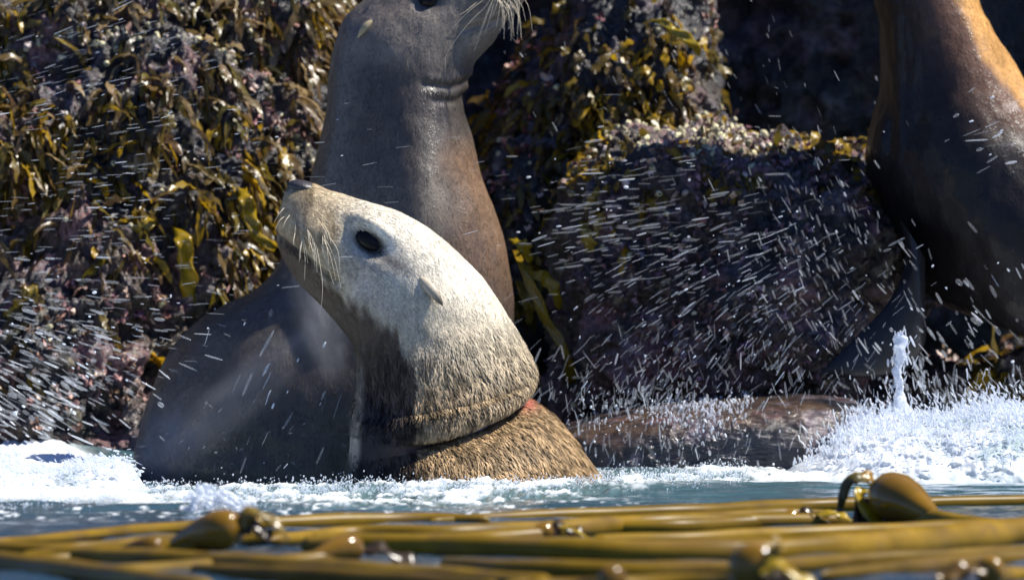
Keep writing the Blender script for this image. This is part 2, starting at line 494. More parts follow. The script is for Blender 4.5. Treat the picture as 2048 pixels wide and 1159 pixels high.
frond([(1045, 530, .08), (1070, 545, 0), (1095, 560, 0), (1112, 585, 0), (1120, 620, .02)], [10, 20, 28, 22, 8], 10.97, (0.30, 0.21, 0.012), "arched yellow frond beside the long drooping one")
frond([(1035, 560, .08), (1050, 590, 0), (1060, 620, 0), (1058, 650, .02)], [10, 22, 20, 8], 10.99, (0.20, 0.14, 0.015), "olive frond tucked close behind the tan sea lion's nape")
frond([(480, 370, .1), (490, 390, 0), (500, 430, 0.0), (515, 470, 0), (550, 500, .02)], [14, 26, 30, 24, 14], 11.05, GOLD, "curled yellow frond left of the tan sea lion's nose")
frond([(330, 430, .1), (300, 445, 0), (270, 470, 0), (262, 520, 0.03)], [12, 24, 28, 18], 11.02, (0.30, 0.2, 0.015), "bent yellow frond beside the long straight golden frond")
frond([(1165, 440, .1), (1170, 460, 0), (1180, 490, 0.0), (1176, 505, 0.02)], [10, 22, 24, 12], 10.87, (0.28, 0.2, 0.02), "small golden frond on the dark face of the pink algae boulder")
frond([(30, 560, .1), (60, 575, 0), (40, 610, 0.0), (10, 640, .02)], [12, 30, 34, 18], 10.95, (0.25, 0.17, 0.015), "olive gold frond at the left edge above the spray")
frond([(1290, 45, .1), (1320, 40, 0), (1345, 60, 0), (1385, 85, 0), (1400, 110, .03)], [8, 14, 18, 22, 10], 11.3, (0.38, 0.27, 0.01), "thin arching yellow frond high on the steep rock")

# barnacles: yellowish white little cones
def barnacles(G, N, count, dens, seed, label, rr=(0.003, 0.007)):
    rng = np.random.default_rng(seed)
    P = G.reshape(-1, 3); Nn = N.reshape(-1, 3); px, py = proj(P)
    du = np.linalg.norm(np.cross(np.gradient(G, axis=0), np.gradient(G, axis=1)), axis=-1).reshape(-1)
    wgt = du * np.clip(dens(px, py, P), 0, None) * (Nn[:, 1] < 0.4); wgt /= wgt.sum()
    Vs, Fs, Cs, off = [], [], [], 0
    th = np.linspace(0, 2 * math.pi, 7, endpoint=False)
    for i in rng.choice(len(P), count, p=wgt):
        n = Nn[i]; a = np.cross(n, [0.3, 0.2, 0.9]); a /= np.linalg.norm(a); b = np.cross(n, a)
        r = rng.uniform(*rr); h = r * rng.uniform(0.7, 1.6); jag = rng.uniform(0.75, 1.25, 7)
        rings = []
        for rad, hh in ((1.0, -0.3), (0.75, 0.6), (0.5, 1.0), (0.36, 0.75)):
            rings.append(P[i] + n * hh * h + r * rad * jag[:, None] * (np.cos(th)[:, None] * a + np.sin(th)[:, None] * b))
        v = np.vstack(rings); Vs.append(v); Fs.append(grid_faces(4, 7, True) + off); off += len(v)
        c = np.array([0.62, 0.56, 0.34]) * rng.uniform(0.45, 1.15) if rng.random() < 0.75 else np.array([0.5, 0.42, 0.38]) * rng.uniform(0.5, 1)
        Cs.append(np.tile(c, (len(v), 1)))
    o = mesh_obj("barnacles", np.vstack(Vs), np.vstack(Fs), M_SHELL, None, np.vstack(Cs), smooth=False)
    tag(o, label, "barnacles", kind="stuff")
barnacles(G_RIGHT, N_RIGHT, 620, lambda px, py, P: 1.0 * blob(px, py, 1290, 275, 90, 26) + 1.0 * blob(px, py, 1420, 270, 90, 28) + .5 * blob(px, py, 1530, 285, 60, 26) + .25 * blob(px, py, 1350, 320, 200, 40) + .015, 2, "pale yellow barnacles crowding the top of the pink algae boulder")
barnacles(G_LEFT, N_LEFT, 520, lambda px, py, P: 1.0 * blob(px, py, 180, 75, 110, 40) + .8 * blob(px, py, 20, 130, 60, 40) + .6 * blob(px, py, 500, 60, 80, 70) + .5 * blob(px, py, 600, 270, 60, 70) + .02, 3, "pale barnacles among seaweed on the big boulder at left")
barnacles(G_MID, N_MID, 160, lambda px, py, P: blob(px, py, 1250, 250, 140, 40) + .06, 4, "pale barnacles on the steep rock between the upright sea lions")

# pinkish coralline tufts: small crusty knobs
def tufts(G, N, count, dens, seed, label, base=(0.27, 0.145, 0.125)):
    rng = np.random.default_rng(seed)
    P = G.reshape(-1, 3); Nn = N.reshape(-1, 3); px, py = proj(P)
    du = np.linalg.norm(np.cross(np.gradient(G, axis=0), np.gradient(G, axis=1)), axis=-1).reshape(-1)
    wgt = du * np.clip(dens(px, py, P), 0, None) * (Nn[:, 1] < 0.4); wgt /= wgt.sum()
    Vs, Fs, Cs, off = [], [], [], 0
    for i in rng.choice(len(P), count, p=wgt):
        c = np.array(base) * rng.uniform(0.5, 1.5) + rng.normal(0, 0.015, 3)
        if rng.random() < 0.18: c = np.array([0.5, 0.36, 0.29])
        for _ in range(4):
            v, f = blade(P[i] + rng.normal(0, 0.005, 3), Nn[i] + rng.normal(0, 0.4, 3), rng.uniform(0.008, 0.02), rng.uniform(0.004, 0.011), rng, 0.4, 3, lift=1.0, ruffle=0.5)
            Vs.append(v); Fs.append(f + off); off += len(v)
            Cs.append(np.tile(np.clip(c * rng.uniform(0.8, 1.2), 0.01, 1), (len(v), 1)))
    o = mesh_obj("coralline_algae", np.vstack(Vs), np.vstack(Fs), M_PINK, None, np.vstack(Cs))
    tag(o, label, "algae", kind="stuff")
tufts(G_LEFT, N_LEFT, 800, lambda px, py, P: .9 * blob(px, py, 110, 780, 130, 70) + .7 * blob(px, py, 470, 540, 70, 50) + .6 * blob(px, py, 290, 590, 60, 60) + .5 * blob(px, py, 130, 590, 80, 40) + .5 * blob(px, py, 560, 60, 90, 90) + .5 * blob(px, py, 580, 260, 60, 100) + .05, 21, "pinkish red algae crusting the lower part of the big boulder at left")
tufts(G_RIGHT, N_RIGHT, 900, lambda px, py, P: .9 * blob(px, py, 1640, 340, 90, 50) + .6 * blob(px, py, 1420, 330, 150, 60) + .4 * sstep(.0, .3, fbm(P, 7, 3, 91)), 22, "pinkish purple algae spread over the barnacle topped boulder", (0.20, 0.12, 0.125))
tufts(G_MID, N_MID, 260, lambda px, py, P: .7 * blob(px, py, 1060, 200, 60, 60) + .8 * blob(px, py, 1010, 350, 60, 70) + .05, 23, "red and pink algae on the steep rock right of the grey sea lion", (0.26, 0.10, 0.08))
tufts(G_SM, N_SM, 250, lambda px, py, P: 1.0 + 0 * px, 24, "brown algae on the small rock behind the white splash", (0.16, 0.09, 0.06))

# ------------------------------------------------------------------ sea lions
def loft(st, per=12, nv=200):
    """stations: (Tx,Ty,Bx,By,halfdepth,Y,sag_px[,exp])"""
    K = catmull([s[:7] for s in st], per)
    th = np.linspace(0, 2 * math.pi, nv, endpoint=False)
    T = at(K[:, 0], K[:, 1], K[:, 5]); B = at(K[:, 2], K[:, 3], K[:, 5])
    c = (T + B) / 2; a = (T - B) / 2
    near = np.sin(th)
    G = c[:, None] + a[:, None] * np.cos(th)[None, :, None]
    G[..., 1] -= K[:, 4][:, None] * near[None]
    G[..., 2] -= (K[:, 6] * K[:, 5] / F)[:, None] * near[None]
    N = grid_normals(G)
    ctr = G.mean(1, keepdims=True)
    if ((N * (G - ctr)).sum(-1)).mean() < 0: N = -N
    return G, N

def renorm(G):
    N = grid_normals(G); ctr = G.mean(1, keepdims=True)
    return -N if ((N * (G - ctr)).sum(-1)).mean() < 0 else N

def surf(G, N, x, y):
    px, py = proj(G)
    d = (px - x) ** 2 + (py - y) ** 2 + 1e6 * (N[..., 1] > 0.0)
    i = np.unravel_index(np.argmin(d), d.shape)
    return G[i].copy(), N[i].copy()

def polydist(px, py, line):
    d = np.full(px.shape, 1e9)
    for (x0, y0), (x1, y1) in zip(line[:-1], line[1:]):
        vx, vy = x1 - x0, y1 - y0
        t = np.clip(((px - x0) * vx + (py - y0) * vy) / (vx * vx + vy * vy), 0, 1)
        d = np.minimum(d, np.hypot(px - x0 - t * vx, py - y0 - t * vy))
    return d

def ellipsoid(c, ax, n1=24, n2=16):
    ph = np.linspace(-math.pi / 2, math.pi / 2, n2); th = np.linspace(0, 2 * math.pi, n1, endpoint=False)
    G = c + np.cos(ph)[:, None, None] * (np.cos(th)[None, :, None] * ax[0] + np.sin(th)[None, :, None] * ax[1]) + np.sin(ph)[:, None, None] * np.ones((1, n1, 1)) * ax[2]
    return G.reshape(-1, 3), grid_faces(n2, n1, True)

def lerp(a, b, t): return a * (1 - t[..., None]) + np.asarray(b) * t[..., None]

def whisker_set(G, N, specs, r=0.0006):
    parts = []
    for (x0, y0, pts) in specs:
        p, n = surf(G, N, x0, y0)
        ctrl = [p - n * 0.003]
        Y = p[1]
        for k, (x, y) in enumerate(pts):
            ctrl.append(at(x, y, Y - 0.012 - 0.008 * k))
        q = catmull(ctrl, 6)
        parts.append(tube(q, np.linspace(r, r * 0.3, len(q)), 5))
    return join(parts)

def ear_mesh(p, d, out, L, W):
    """a small furled ear flap: root at p, running along d, standing off by out"""
    d = d / np.linalg.norm(d); out = out / np.linalg.norm(out); s = np.cross(d, out)
    t = np.linspace(0, 1, 12)
    prof = np.sin(np.pi * np.clip(0.12 + 0.86 * t, 0, 1)) ** 0.8
    ang = np.linspace(-2.3, 2.3, 12)
    G = (p + d * (t[:, None, None] * L) + out * (0.13 * L * np.sin(t * 2.2)[:, None, None])
         + W * prof[:, None, None] * (np.cos(ang)[None, :, None] * out * 0.5 + np.sin(ang)[None, :, None] * s * 0.6))
    return G.reshape(-1, 3), grid_faces(12, 12)

# ---- tan sea lion, in front
YF = 10.0
st = [(561, 420, 561, 421, .002, YF, 0), (566, 398, 556, 442, .016, YF, 0), (573, 378, 553, 467, .032, YF, 0), (592, 367, 555, 487, .043, YF, 0), (625, 366, 566, 517, .051, YF, 0),
      (660, 380, 588, 553, .057, YF, 0), (700, 393, 613, 582, .063, YF, 2), (745, 406, 643, 613, .072, YF, 4), (800, 426, 674, 648, .083, YF, 8),
      (852, 452, 697, 678, .093, YF, 14), (905, 494, 708, 706, .101, YF, 22), (957, 547, 715, 735, .108, YF, 32), (1000, 611, 717, 768, .115, YF, 44),
      (1036, 673, 712, 800, .121, YF, 54), (1060, 725, 706, 826, .129, YF, 48), (1072, 757, 703, 848, .133, YF, 50), (1062, 775, 702, 862, .130, YF, 52), (1038, 788, 703, 872, .116, YF, 52), (1034, 797, 703, 880, .112, YF, 46),
      (1054, 804, 702, 888, .118, YF, 40), (1098, 838, 700, 910, .134, YF, 32), (1152, 900, 699, 938, .155, YF, 30), (1203, 962, 697, 968, .19, YF, 20), (1300, 1090, 690, 1060, .23, YF, 0), (1300, 1130, 700, 1120, .2, YF, 0)]
G, N = loft(st, 14, 240)
roll = np.interp(np.arange(G.shape[0]) / 14.0, [0, 2, 5, 8, 10, 12, 14, 19, 23], [0.0, 0.004, 0.012, 0.02, 0.012, -0.015, -0.035, -0.04, -0.03])
G[..., 1] -= roll[:, None] * np.cos(np.linspace(0, 2 * math.pi, 240, endpoint=False))[None]
N = renorm(G)
cth = np.cos(np.linspace(0, 2 * math.pi, 240, endpoint=False))
ra, rb = 14 * 14, 14 * 20
tb = np.linspace(0, 1, rb - ra)[:, None, None]
wb = sstep(0.0, -0.65, cth)[None, :, None]
Gs = G[ra] * (1 - tb) + G[rb] * tb
G[ra:rb] = G[ra:rb] * (1 - wb) + Gs * wb
N = renorm(G)
px, py = proj(G)
def gb(cx, cy, rx, ry, rot=0):
    c, s = math.cos(rot), math.sin(rot); dx, dy = px - cx, py - cy
    return np.exp(-(((dx * c + dy * s) / rx) ** 2 + ((-dx * s + dy * c) / ry) ** 2))
side = np.clip(np.abs(N[..., 1]) * 1.4, 0, 1)
MOUTH = [(545, 460), (575, 483), (603, 503), (640, 534), (672, 566)]
md = polydist(px, py, MOUTH)
disp = (0.020 * gb(624, 470, 46, 40, 0.6) + 0.006 * gb(655, 520, 30, 38, 0.8) - 0.016 * gb(738, 484, 36, 24, 0.6) + 0.010 * gb(738, 448, 50, 15, 0.5) + 0.004 * gb(735, 525, 50, 18, 0.6)
        - 0.005 * gb(690, 450, 22, 60, 0.5) + 0.006 * gb(820, 570, 60, 60) - 0.009 * np.exp(-(md / 7) ** 2) - 0.006 * gb(700, 580, 26, 60, 0.6)) * side
cre = polydist(px, py, [(826, 824), (890, 812), (960, 797), (1040, 770)])
disp -= 0.005 * np.exp(-(cre / 7) ** 2) * side
disp += 0.0035 * fbm(G, 16, 3, 5) * sstep(560, 760, px)
G = G + N * disp[..., None]
N = renorm(G)
px, py = proj(G)
# coat, with some shade and rim light painted in
rows = np.arange(G.shape[0])[:, None] / 14.0 + 0 * px   # station coordinate
def coat_shade_front(px, py, P, rows):
    nz = fbm(P, 22, 4, 61)
    c = np.tile(np.array([0.62, 0.53, 0.38]), px.shape + (1,))
    c = lerp(c, [0.80, 0.74, 0.61], sstep(650, 760, px) * sstep(620, 500, py - 0.25 * (px - 700)))
    c = lerp(c, [0.47, 0.36, 0.21], sstep(720, 620, px) * sstep(600, 400, py + 0 * px) * 0.7)
    nk = sstep(640, 800, py + 30 * nz)
    c = lerp(c, [0.37, 0.265, 0.15], nk * 0.9)
    low = sstep(17.4, 18.4, rows)
    c = lerp(c, [0.50, 0.34, 0.18], low)
    # dark wet throat plus painted shade below a ragged line, mouth to collar
    thr = (py - np.interp(px, [540, 587, 612, 630, 678, 703, 757, 794, 806, 830, 836, 1000], [455, 492, 510, 543, 580, 605, 632, 664, 700, 745, 990, 990]))
    thr_m = sstep(-14, 14, thr + 18 * nz + 16 * fbm(P, (90, 90, 30), 3, 67))
    c = lerp(c, [0.33, 0.33, 0.33], np.clip(np.exp(-(((px - 770) * .8 + (py - 600) * .6) / 110) ** 2 - ((-(px - 770) * .6 + (py - 600) * .8) / 50) ** 2) + np.exp(-((px - 705) / 26) ** 2 - ((py - 520) / 50) ** 2), 0, 1) * (0.55 + 0.3 * nz))  # grey cheek: soft shade below the eye, painted in
    c = lerp(c, [0.13, 0.12, 0.12], np.exp(-(((px - 792) * .85 + (py - 528) * .5) / 42) ** 2 - ((-(px - 792) * .5 + (py - 528) * .85) / 11) ** 2) * 0.7)  # streak behind the eye: wet fur and painted shade
    c = lerp(c, [0.30, 0.22, 0.12], sstep(0.05, 0.4, fbm(P, (60, 60, 25), 3, 64)) * sstep(720, 640, px) * 0.7)
    c = lerp(c, [0.085, 0.062, 0.046], thr_m * 0.95)
    wet = sstep(850, 730, px + 40 * nz) * sstep(740, 800, py)  # wet left neck, with the shade under the collar painted in
    c = lerp(c, [0.03, 0.03, 0.036], wet * 0.92)
    c = lerp(c, [0.46, 0.41, 0.33], sstep(24, 8, px - np.interp(py, [690, 731, 762, 807, 848, 960], [703, 713, 717, 711, 703, 700])) * sstep(690, 740, py) * sstep(950, 900, py) * 0.85)  # pale strip on the neck edge: rim light painted into the fur
    gash = sstep(15.9, 16.5, rows) * sstep(18.7, 18.1, rows) * sstep(760, 820, px)
    c = lerp(c, [0.06, 0.045, 0.045], gash)  # groove darkened, painting in the shade under the collar rim
    c = lerp(c, [0.62, 0.20, 0.15], np.exp(-((px - 1046) / 15) ** 2 - ((py - 805) / 13) ** 2) ** 0.7 * 0.95 * sstep(15.8, 16.4, rows))
    c = lerp(c, [0.05, 0.04, 0.035], np.exp(-(polydist(px, py, [(548, 462), (575, 484), (603, 504), (636, 534), (655, 554)]) / 6) ** 2) * 0.7)
    c = lerp(c, [0.16, 0.11, 0.07], sstep(0.02, 0.3, fbm(P, (110, 60, 22), 3, 69)) * np.exp(-((px - 625) / 55) ** 2 - ((py - 455) / 60) ** 2) * 0.75)
    c = lerp(c, [0.02, 0.018, 0.018], np.exp(-((((px - 738) * .82 + (py - 484) * .57) / 38) ** 2 + ((-(px - 738) * .57 + (py - 484) * .82) / 24) ** 2) ** 4) * 0.98)
    c = lerp(c, [0.10, 0.085, 0.08], np.exp(-((px - 750) / 90) ** 2 - ((py - 530) / 22) ** 2) * 0.35)
    return np.clip(c * (1 + 0.25 * nz[..., None]), 0.01, 1), thr_m, wet
cF, thrF, wet_shadeF = coat_shade_front(px, py, G, rows)
sea1 = empty("sea_lion", "tan sea lion with pale head and deep cut round its neck, rising from the water", "sea lion", "sea lions by the rocks")
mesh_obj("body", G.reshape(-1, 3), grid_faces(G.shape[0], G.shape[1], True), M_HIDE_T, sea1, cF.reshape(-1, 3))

def fur(G, N, colf, count, seed, lenf, widf, liftf, maskf, collar=True):
    rng = np.random.default_rng(seed)
    nu, nv = G.shape[:2]
    area = np.linalg.norm(np.cross(np.gradient(G, axis=0), (np.roll(G, -1, 1) - np.roll(G, 1, 1)) / 2), axis=-1)
    px, py = proj(G)
    wgt = area * maskf(px, py); 
    if collar: wgt[int(14 * 16.6):int(14 * 18.6)] = 0; wgt[-3:] = 0; wgt[:3] = 0
    wgt = (wgt / wgt.sum()).ravel()
    idx = rng.choice(nu * nv, count, p=wgt)
    i, j = np.unravel_index(idx, (nu, nv)); i = np.clip(i, 0, nu - 2)
    fu, fv = rng.random(count)[:, None], rng.random(count)[:, None]; j2 = (j + 1) % nv
    P = (G[i, j] * (1 - fu) + G[i + 1, j] * fu) * (1 - fv) + (G[i, j2] * (1 - fu) + G[i + 1, j2] * fu) * fv
    n = N[i, j]
    Tn = np.gradient(G, axis=0); t = Tn[i, j]; t /= np.linalg.norm(t, axis=1, keepdims=True) + 1e-12
    ppx, ppy = proj(P)
    sway = fbm(P, 35, 3, seed)[:, None]
    s = np.cross(n, t)
    t = t + s * (0.55 * sway + rng.normal(0, 0.16, (count, 1))) + np.array([0, 0, -0.25])
    t -= n * (t * n).sum(1, keepdims=True)
    t /= np.linalg.norm(t, axis=1, keepdims=True); s = np.cross(n, t)
    L = (lenf(ppx, ppy) * rng.uniform(0.6, 1.3, count))[:, None]; W = (widf(ppx, ppy) * rng.uniform(0.6, 1.4, count))[:, None]
    if collar: L = L * np.interp(i / 14.0, [13.6, 14.8, 16.2, 18.9, 20.0], [1, 0.6, 0.4, 0.6, 1.0])[:, None]
    lf = (liftf(ppx, ppy) * rng.uniform(0.3, 1.5, count))[:, None]
    b = P - n * 0.0008
    m = P + t * L * 0.5 + n * L * lf
    e = P + t * L + n * L * lf * 1.1
    V = np.stack([b - s * W * .5, b + s * W * .5, m + s * W * .4 , m - s * W * .4, e + s * W * .08, e - s * W * .08], 1)
    V[:, 2:4] += (n * W * 0.25)[:, None]
    k = np.arange(count)[:, None] * 6
    Fc = np.vstack([k + np.array([[0, 1, 2, 3]]), k + np.array([[3, 2, 4, 5]])])
    hd = np.clip(widf(ppx, ppy) / 0.0020, 0, 1)[:, None]
    cl = sstep(-0.25, 0.25, fbm(P, (150, 150, 45), 2, seed + 8))[:, None]
    C = colf[i, j] * rng.uniform(0.75, 1.25, (count, 1)) * (1 - hd * 0.62 * (1 - cl))
    C = np.repeat(C[:, None], 6, 1)
    return V.reshape(-1, 3), Fc, np.clip(C.reshape(-1, 3), 0.005, 1)

head = lambda px, py: sstep(640, 760, py + 0.15 * (px - 900))
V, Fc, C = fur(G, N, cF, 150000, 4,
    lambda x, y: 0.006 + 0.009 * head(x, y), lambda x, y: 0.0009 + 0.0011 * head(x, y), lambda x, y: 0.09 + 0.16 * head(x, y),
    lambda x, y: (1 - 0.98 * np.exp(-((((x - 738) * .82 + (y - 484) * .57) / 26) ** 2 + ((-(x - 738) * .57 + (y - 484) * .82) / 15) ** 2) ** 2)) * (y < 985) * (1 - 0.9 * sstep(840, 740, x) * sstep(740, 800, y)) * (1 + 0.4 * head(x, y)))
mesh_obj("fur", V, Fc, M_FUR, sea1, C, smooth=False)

p, n = surf(G, N, 740, 484)
mesh_obj("eye", *ellipsoid(p - n * 0.002, np.array([[0.0195, 0, -0.0150], [0, 0.013, 0], [0.0098, 0, 0.0122]])), M_EYE, sea1)
pf = p.copy(); pf[1] = 2 * YF - p[1]; nf = n * np.array([1, -1, 1])
mesh_obj("eye", *ellipsoid(pf - nf * 0.006, np.eye(3) * 0.0165), M_EYE, sea1)
# nose pad with nostrils
c = at(607, 376, YF) + np.array([0, -0.008, 0])
mesh_obj("nose", *ellipsoid(c, np.array([at(640, 380, YF) - at(607, 374, YF), [0, 0.030, 0], at(603, 361, YF) - at(603, 377, YF)])), M_NOSE, sea1)
# ears
p, n = surf(G, N, 842, 556)
ed = at(874, 608, YF) - at(838, 550, YF); ed = ed - n * (ed @ n)
v, f = ear_mesh(p - n * 0.001, ed, n, 0.054, 0.014)
tt = np.repeat(np.linspace(0, 1, 12), 12)
mesh_obj("ear", v, f, M_EAR, sea1, lerp(np.tile(np.array([0.42, 0.36, 0.27]), (len(v), 1)), [0.09, 0.07, 0.05], sstep(0.45, 1.0, tt)))
pf = p * np.array([1, -1, 1]) + np.array([0, 2 * YF, 0])
v, f = ear_mesh(pf, at(872, 606, YF) - at(842, 556, YF), np.array([0.1, 1, 0.15]), 0.046, 0.0125)
mesh_obj("ear", v, f, M_EAR, sea1, np.tile(np.array([0.36, 0.27, 0.17]), (len(v), 1)))
wh = [(600, 440, [(607, 480), (610, 520), (609, 560)]), (632, 480, [(640, 530), (645, 570), (643, 612)]), (645, 470, [(660, 510), (672, 560)]), (650, 475, [(668, 515), (682, 575)]),
      (640, 485, [(655, 530), (668, 570)]), (590, 430, [(590, 460), (587, 490)]), (580, 425, [(572, 440), (565, 455)]), (570, 410, [(560, 425), (548, 445)]), (572, 430, [(560, 440), (550, 460)]),
      (615, 450, [(620, 480), (618, 500)]), (655, 465, [(675, 500), (680, 540)]), (625, 470, [(632, 510), (634, 545)])]
wr = np.random.default_rng(77)
for _ in range(14):
    x0, y0 = wr.uniform(590, 660), wr.uniform(435, 485)
    dx, dy = wr.uniform(-6, 22), wr.uniform(30, 75)
    wh.append((x0, y0, [(x0 + dx * .6, y0 + dy * .5), (x0 + dx * .9, y0 + dy)]))
mesh_obj("whiskers", *whisker_set(G, N, wh), M_WHISK, sea1)
# raw skin showing in the cut round the neck
Kc = catmull([s_[:7] for s_ in st], 14)
k0 = int(14 * 17.7)
ring = G[k0]
nr = N[k0]
cc = ring.mean(0)
ca = np.cos(np.linspace(0, 2 * math.pi, len(ring) + 1)); wr_ = 0.0005 + 0.0105 * sstep(0.0, 0.45, ca) + 0.006 * sstep(0.9, 1.0, ca)
q = cc + (ring - cc) * (0.93 + 0.06 * sstep(-0.1, 0.4, ca[:-1]))[:, None]
v, f = tube(np.vstack([q, q[:1]]), wr_, 10)
th = np.repeat(np.r_[np.linspace(0, 2 * math.pi, len(q), endpoint=False), 2 * math.pi], 10)
pk = np.clip(np.exp(-((np.minimum(th, 2 * math.pi - th)) / 0.55) ** 2), 0, 1)
mesh_obj("neck_wound", v, f, M_WOUND, sea1, lerp(np.tile(np.array([0.07, 0.065, 0.075]), (len(v), 1)), [0.60, 0.18, 0.14], pk))

# ---- grey sea lion behind it, upright
Y0 = 10.62
st2 = [(1052, -52, 1052, -50, .002, Y0, 0), (1040, -85, 1052, -22, .025, Y0, 0), (1015, -100, 1040, 14, .044, Y0, 0), (980, -108, 1010, 48, .056, Y0, 0), (935, -114, 990, 84, .066, Y0, 0), (885, -110, 968, 107, .074, Y0, 0), (828, -88, 952, 128, .084, Y0, 4),
       (770, -44, 945, 150, .095, Y0, 8), (724, 2, 939, 170, .104, Y0, 14), (692, 34, 931, 193, .110, Y0, 20), (674, 76, 929, 216, .115, Y0, 24), (660, 132, 935, 246, .122, Y0, 28),
       (646, 232, 949, 290, .134, Y0, 28), (628, 330, 963, 350, .148, Y0, 24), (600, 430, 990, 415, .156, Y0, 10), (564, 516, 1012, 480, .162, Y0, 4), (515, 578, 1025, 560, .168, Y0, 0),
       (448, 614, 1030, 650, .172, Y0 - .01, 0), (375, 662, 1025, 760, .174, Y0 - .02, 0), (312, 750, 1010, 860, .174, Y0 - .03, 0), (274, 865, 980, 940, .17, Y0 - .04, 0), (268, 945, 930, 1000, .16, Y0 - .05, 0), (320, 1060, 850, 1080, .13, Y0 - .05, 0)]
G, N = loft(st2, 14, 220)
px, py = proj(G)
side = np.clip(np.abs(N[..., 1]) * 1.4, 0, 1)
disp = (0.010 * gb(1000, -5, 45, 40) - 0.008 * gb(855, 0, 32, 24) + 0.006 * gb(855, -30, 44, 14) + 0.006 * gb(770, 60, 60, 60)) * side
for line, a_ in (([(850, 168), (900, 176), (945, 160)], .003), ([(870, 200), (915, 203), (940, 188)], .003)):
    disp -= a_ * np.exp(-(polydist(px, py, line) / 9) ** 2)
for line, a_ in (([(860, 155), (905, 160), (950, 145)], .002), ([(865, 184), (905, 190), (940, 175)], .0025)):
    disp += a_ * np.exp(-(polydist(px, py, line) / 9) ** 2)
md = polydist(px, py, [(1060, -5), (1020, 30), (975, 50), (930, 62)])
disp -= 0.005 * np.exp(-(md / 6) ** 2) * side
# long soft body folds: shoulder, chest furrow and flank
disp += 0.010 * gb(500, 760, 120, 60, -0.9) * side - 0.010 * gb(650, 620, 60, 150, 0.35) * side + 0.016 * gb(840, 420, 55, 160, 0.1) * side - 0.012 * gb(760, 330, 40, 150, 0.15) * side + 0.008 * gb(400, 850, 80, 80) * side
disp += 0.006 * fbm(G, 7, 4, 25) + 0.002 * fbm(G, (30, 30, 12), 3, 29)
G = G + N * disp[..., None]; N = renorm(G); px, py = proj(G)
nz = fbm(G, 12, 4, 63)
nz2 = fbm(G, (50, 50, 14), 4, 66)
c = np.tile(np.array([0.155, 0.13, 0.105]), px.shape + (1,))
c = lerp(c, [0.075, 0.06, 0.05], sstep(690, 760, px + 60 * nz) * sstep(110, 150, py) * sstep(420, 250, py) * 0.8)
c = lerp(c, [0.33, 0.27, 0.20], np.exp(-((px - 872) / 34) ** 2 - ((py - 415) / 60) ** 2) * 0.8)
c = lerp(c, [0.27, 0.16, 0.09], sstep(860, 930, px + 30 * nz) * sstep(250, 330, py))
c = lerp(c, [0.055, 0.048, 0.045], sstep(690, 880, py + 0.35 * (px - 500) + 40 * nz) * 0.85)  # lower body darkened: shade painted into the coat
c = lerp(c, [0.21, 0.15, 0.09], sstep(560, 380, px) * sstep(40, 0, np.abs(py - np.interp(px, [300, 415, 470, 560], [770, 633, 601, 543]) - 18)) * 0.7)  # brown strip along the back: dim rim light painted in
c = lerp(c, [0.17, 0.16, 0.15], np.exp(-((px - 470) / 130) ** 2 - ((py - 690) / 80) ** 2) * sstep(-.2, .5, nz) * 0.7)  # grey patch on the flank: haze of the mist painted on
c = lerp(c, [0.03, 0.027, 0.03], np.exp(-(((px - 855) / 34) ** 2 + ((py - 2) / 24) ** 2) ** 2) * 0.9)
c = np.clip((0.58 - 0.12 * sstep(380, 620, py) + 0.42 * sstep(190, 60, py))[..., None] * c * (1 + 0.22 * nz[..., None] + 0.2 * nz2[..., None]), 0.01, 1)  # coat darkened from the shoulder down as painted shade, lighter at the head
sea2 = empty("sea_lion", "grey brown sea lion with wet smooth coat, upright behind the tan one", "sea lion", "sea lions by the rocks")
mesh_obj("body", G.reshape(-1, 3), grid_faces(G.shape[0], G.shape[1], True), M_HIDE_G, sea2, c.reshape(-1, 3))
p, n = surf(G, N, 855, 0)
mesh_obj("eye", *ellipsoid(p - n * 0.006, np.eye(3) * 0.0165), M_EYE, sea2)
pf = p.copy(); pf[1] = 2 * Y0 - p[1]; nf = n * np.array([1, -1, 1])
mesh_obj("eye", *ellipsoid(pf - nf * 0.006, np.eye(3) * 0.0165), M_EYE, sea2)
c_ = at(1046, -75, Y0)
mesh_obj("nose", *ellipsoid(c_, np.array([[0.02, 0, -0.012], [0, 0.026, 0], [0.01, 0, 0.016]])), M_NOSE, sea2)
p, n = surf(G, N, 746, 44)
v, f = ear_mesh(p + n * 0.002, at(722, 78, Y0) - at(746, 44, Y0), n + np.array([0, 0, 0.3]), 0.036, 0.011)
mesh_obj("ear", v, f, M_EAR, sea2, np.tile(np.array([0.33, 0.27, 0.16]), (len(v), 1)))
pf = p * np.array([1, -1, 1]) + np.array([0, 2 * Y0, 0])
v, f = ear_mesh(pf, at(722, 78, Y0) - at(746, 44, Y0), np.array([0, 1, 0.3]), 0.036, 0.011)
mesh_obj("ear", v, f, M_EAR, sea2, np.tile(np.array([0.33, 0.27, 0.16]), (len(v), 1)))
wr = np.random.default_rng(31)
wh = [(980, -10, [(925, 35), (850, 125), (795, 185)]), (985, 0, [(935, 50), (895, 105), (890, 145)]), (960, 0, [(935, 20), (920, 30)])]
for k in range(26):
    x0, y0 = wr.uniform(985, 1030), wr.uniform(-30, 5)
    dx, dy = wr.uniform(-45, 40), wr.uniform(45, 105)
    wh.append((x0, y0, [(x0 + dx * .6 + 5, y0 + dy * .4), (x0 + dx, y0 + dy)]))
mesh_obj("whiskers", *whisker_set(G, N, wh, 0.0005), M_WHISK, sea2)
V, Fc, C = fur(G, N, c, 70000, 14, lambda x, y: 0.006 + 0 * x, lambda x, y: 0.0009 + 0 * x, lambda x, y: 0.07 + 0 * x, lambda x, y: (y < 985) * (1 - np.exp(-(((x - 855) / 30) ** 2 + ((y - 2) / 22) ** 2) ** 2)), False)
